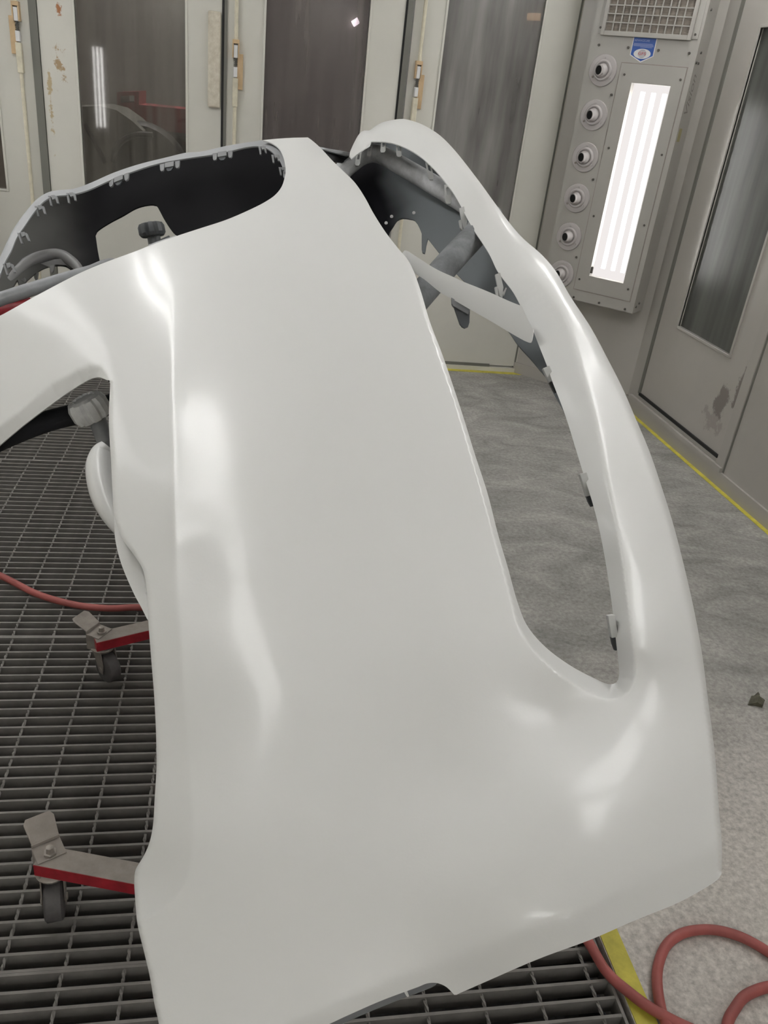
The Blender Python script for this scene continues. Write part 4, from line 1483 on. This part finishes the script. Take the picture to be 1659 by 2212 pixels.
# strut behind the top edge joining the two openings
child(obj('top_strut', prism(bmesh.new(), [at(a, c_, d) for a, c_, d in ((690, 318, 2.3), (707, 321, 2.33), (768, 334, 2.45), (771, 338, 2.45), (764, 350, 2.44), (748, 351, 2.42), (725, 348, 2.36), (700, 343, 2.3))], fw * .01), M_BLACK))
child(obj('strut_edge', prism(bmesh.new(), [at(a, c_, d) for a, c_, d in ((690, 317, 2.29), (709, 321, 2.32), (740, 326, 2.39), (770, 333, 2.44), (772, 337, 2.44), (745, 335, 2.39), (712, 327, 2.32), (692, 322, 2.29))], fw * .008), M_CLIP))

# lower valance showing left of the near part, and the rounded lobe above it
VAL = [(246, 1115), (247, 1140), (249, 1166), (261, 1215), (289, 1282), (305, 1312), (318, 1338), (330, 1345), (340, 1300), (335, 1240), (315, 1200), (280, 1165), (262, 1130)]
def d_val(x, y):
    x = np.asarray(x, float)
    y = np.asarray(y, float)
    ds, sg, par = poly_dist(x, y, LEDGE)
    return d_skin(x, y) * 0 + 1 / q0(y) + .03 + .00045 * np.minimum(ds, 60) 


child(sheet('lower_valance', segs([VAL[:7], VAL[6:] + VAL[:1]], 6), d_val, [M_PAINT, M_PRIMER], step=6, thick=0.004))
b = bmesh.new()
lob = [(236, 968, 1.345), (222, 984, 1.34), (217, 1010, 1.32), (222, 1048, 1.29), (233, 1085, 1.265), (248, 1118, 1.245), (266, 1150, 1.23)]
tube(b, catmull3([at(*p) for p in lob], 6), [.008 + .016 * math.sin(PI * (0.18 + .75 * i / 36)) for i in range(37)], 16)
for v in b.verts:
    pass
child(obj('valance_lobe', b, M_PAINT, smooth=70))
b = bmesh.new()
tube(b, catmull3([at(260, 985, 1.37), at(250, 1010, 1.35), at(252, 1060, 1.3), at(270, 1120, 1.26)], 6), .022, 14)
child(obj('valance_edge', b, M_PAINT, smooth=70))
# turned-in flange at the near bottom edge
FL = [(700, 2212), (750, 2191), (822, 2159), (877, 2138), (904, 2128), (925, 2121), (945, 2121), (941, 2127), (910, 2141), (877, 2153), (822, 2175), (770, 2197), (735, 2214), (700, 2232)]
child(sheet('bottom_flange', segs([FL[:7], FL[6:] + FL[:1]], 6), lambda x, y: 1 / q0(y) + .075 + 0 * np.asarray(x, float), [M_CLIP, M_PRIMER], step=6, thick=0.003))
child(obj('flange_rib', prism(bmesh.new(), [at(a, c_, .775) for a, c_ in ((873, 2143), (879, 2141), (884, 2152), (881, 2154), (878, 2152))], fw * .006), M_WHITE))

# ================================================================== STAND
stand = thing('bumper_stand', 'wheeled bumper stand with red dusty legs and grey padded tubes', 'stand', (0.05, 1.45, 0))


def sp_(name, bm, m, par=None, **k):
    o = obj(name, bm, m, None, **k)
    o.parent = par or stand
    o.matrix_parent_inverse = Matrix.Translation(-stand.location)
    return o


def beam(p0, p1, w, h, z0, m_top=None):
    p0, p1 = Vector((p0[0], p0[1], 0)), Vector((p1[0], p1[1], 0))
    e = (p1 - p0).normalized()
    n = Vector((-e.y, e.x, 0)) * (w / 2)
    bm = bmesh.new()
    prism(bm, [p0 - n + Vector((0, 0, z0)), p1 - n + Vector((0, 0, z0)), p1 + n + Vector((0, 0, z0)), p0 + n + Vector((0, 0, z0))], (0, 0, h))
    bmesh.ops.recalc_face_normals(bm, faces=bm.faces)
    me = bpy.data.meshes.new('leg')
    bm.normal_update()
    for f in bm.faces:
        f.material_index = 1 if f.normal.z > 0.5 else 0
    bm.to_mesh(me)
    bm.free()
    o = link('leg', me, stand, [M_RED, M_DUST])
    o.matrix_parent_inverse = Matrix.Translation(-stand.location)
    b = o.modifiers.new('bevel', 'BEVEL')
    b.width = .002
    b.segments = 2
    b.limit_method = 'ANGLE'
    return o


ZL = 0.136
legs = []
for (pa, pe) in (((203, 1378), (322, 1350)), ((84, 1846), (305, 1888))):
    a_, e_ = floorp(*pa, ZL), floorp(*pe, ZL)
    dv = (e_ - a_).normalized()
    legs.append((Vector(a_[:2]), Vector((a_ + dv * ((0.06 - a_.x) / dv.x))[:2])))
for li, (a, e) in enumerate(legs):
    leg = beam(a, e, 0.046, 0.03, ZL - 0.03)
    bp = floorp(*((220, 1368), (109, 1846))[li], ZL)
    ct = bpy.data.objects.new('castor', None)
    C.objects.link(ct)
    ct.parent = stand
    ct.location = Vector((bp.x, bp.y, 0)) - stand.location
    ct.rotation_euler = (0, 0, (math.radians(128), math.radians(100))[li])   # the wheel trails along local -X

    R_ = 0.041
    off = 0.022
    b = bmesh.new()
    Mw = Matrix.Translation((-off, 0.0, R_)) @ Matrix.Rotation(PI / 2, 4, 'X')
    lathe(b, [(0.012, -0.017), (R_ - .005, -0.017), (R_, -0.013), (R_, 0.013), (R_ - .005, 0.017), (0.012, 0.017)], Mw, 28)
    obj('wheel', b, M_RUBBER, ct, smooth=40)
    b = bmesh.new()
    cyl(b, (-off, -0.024, R_), (-off, 0.024, R_), 0.007, seg=12)
    obj('axle', b, M_ZINC, ct, smooth=40)
    for sy in (-1, 1):
        b = bmesh.new()
        y = sy * 0.0215
        prism(b, [Vector(p) for p in ((-off - .009, y, R_ - .012), (-off + .009, y, R_ - .012), (0.004, y, R_ + .022), (0.022, y, ZL - .042), (-0.026, y, ZL - .042), (-off - .012, y, R_ + .018))], (0, -sy * 0.0025, 0))
        obj('fork_side', b, M_ZINC, ct)
    b = bmesh.new()
    lathe(b, [(0.018, ZL - .048), (0.029, ZL - .046), (0.031, ZL - .040), (0.026, ZL - .035), (0.016, ZL - .0305)], Matrix(), 24)
    obj('swivel_head', b, M_ZINC, ct, smooth=40)
    b = bmesh.new()
    lathe(b, [(0.012, ZL), (0.012, ZL + .008), (0.008, ZL + .0085), (0.007, ZL + .020), (0.005, ZL + .021)], Matrix(), 6 if li else 12)
    obj('bolt', b, M_ZINC, ct, smooth=50)
    # brake pedal: bent plate above the wheel side
    b = bmesh.new()
    bx(b, -0.026, 0.026, -0.012, 0.030, ZL + .0005, ZL + .003)
    bx(b, -0.026, 0.026, 0.0275, 0.030, ZL + .003, ZL + .011)
    prism(b, [Vector((-0.025, 0.030, ZL + .008)), Vector((0.025, 0.030, ZL + .008)), Vector((0.028, 0.066, ZL + .026)), Vector((0.022, 0.076, ZL + .029)), Vector((-0.022, 0.076, ZL + .029)), Vector((-0.028, 0.066, ZL + .026))], (0, -0.0012, 0.0028))
    bx(b, -0.026, -0.0235, -0.012, 0.030, ZL - .045, ZL + .001)
    pd = obj('brake_pedal', b, M_ZINC if li == 0 else M_DUST, ct, bevel=0.0015)
    pd.rotation_euler = (0, 0, -ct.rotation_euler.z + (math.radians(58), math.radians(28))[li])
beam((0.05, 1.95), (0.05, 0.98), 0.046, 0.03, ZL + .001).name = 'base_rail'
b = bmesh.new()
cyl(b, (0.05, 1.45, ZL + .02), (0.05, 1.45, 0.72), 0.019, seg=16)
sp_('upright', b, M_RED, smooth=40)
b = bmesh.new()
cyl(b, (0.05, 1.45, 0.70), (0.05, 1.45, 0.90), 0.014, seg=16)
sp_('inner_post', b, M_STEELG, smooth=40)
b = bmesh.new()
tube(b, [Vector((0.05, 1.20, .88)), Vector((0.05, 1.45, .90)), Vector((0.05, 1.75, .92))], .014, 12)
sp_('top_arm', b, M_STEELG, smooth=40)


PP = at(331, 512, 2.62) - UP * .05


def pix_tube(name, pts, r, m, seg=20):
    return sp_(name, tube(bmesh.new(), catmull3([p if isinstance(p, Vector) else at(*p) for p in pts], 7), r, seg), m, smooth=60)


pix_tube('padded_hoop', [PP, (600, 458, 2.45), (690, 430, 2.36), (735, 375, 2.42), (768, 346, 2.46), (795, 332, 2.48), (822, 334, 2.47), (870, 360, 2.43), (930, 395, 2.36), (985, 428, 2.28), (1060, 475, 2.2)], .0275, M_FOAML)
pix_tube('padded_arm', [(1062, 468, 2.06), (1036, 497, 1.98), (975, 562, 1.87), (905, 642, 1.8), (850, 705, 1.75), (790, 780, 1.68), Vector((0.06, 1.5, 0.88))], .0305, M_FOAM)
pix_tube('side_tube', [(-60, 668, 1.72), (30, 637, 1.80), (100, 615, 1.86), (190, 589, 1.93), (262, 575, 2.0), Vector((PP.x, PP.y, PP.z - .13))], .0155, M_STEELG)
pix_tube('padded_crossbar', [(-90, 995, 1.47), (0, 950, 1.5), (90, 914, 1.53), (168, 893, 1.56), (240, 873, 1.59), (330, 850, 1.6), Vector((0.05, 1.40, 0.87))], .0205, M_FOAMB)
pix_tube('hoop_brace', [(60, 660, 1.86), (15, 666, 1.8), (-40, 672, 1.76)], .02, M_RED)


def knob(name, p, axis, r, h, m, n=9):
    b = bmesh.new()
    lathe(b, [(r * .55, 0), (r * .86, h * .06), (r, h * .25), (r, h * .72), (r * .88, h * .93), (r * .62, h), (r * .60, h * .93), (0.0005, h * .9)], frame_z(p, axis), n * 8,
          wob=lambda i, s: 1 - .15 * max(0, math.cos(2 * PI * n * i / s)) ** 1.3)
    return sp_(name, b, m, smooth=35)


kp = at(207, 905, 1.5)
knob('clamp_knob', kp, (UP * 0.80 - RT * 0.34 - fw * 0.52), .037, .046, M_KNOB)
b = bmesh.new()
cyl(b, kp + UP * 0.004, kp - UP * .045 + RT * .02, .016, seg=14)
cyl(b, kp - UP * .04 + RT * .018, kp - UP * .08 + RT * .022, .012, seg=12)
sp_('clamp_screw', b, M_STEELG, smooth=40)
kp = at(331, 512, 2.62)
knob('post_knob', kp, (UP * 0.96 - RT * 0.16 - fw * 0.2), .043, .045, M_KNOBD)
b = bmesh.new()
cyl(b, kp + UP * .01, kp - UP * .06 + RT * .012, .021, seg=16)
cyl(b, kp - UP * .03 + RT * .02, kp - UP * .012 + RT * .06, .018, seg=14)
sp_('post_clamp', b, M_KNOBD, smooth=40)
b = bmesh.new()
pp = kp - UP * .05
cyl(b, pp, Vector((pp.x, pp.y, ZL + .02)), .015, seg=12)
sp_('rear_upright', b, M_KNOBD, smooth=40)
beam((pp.x, pp.y + .1), (0.05, 1.85), 0.046, 0.03, ZL - .03)
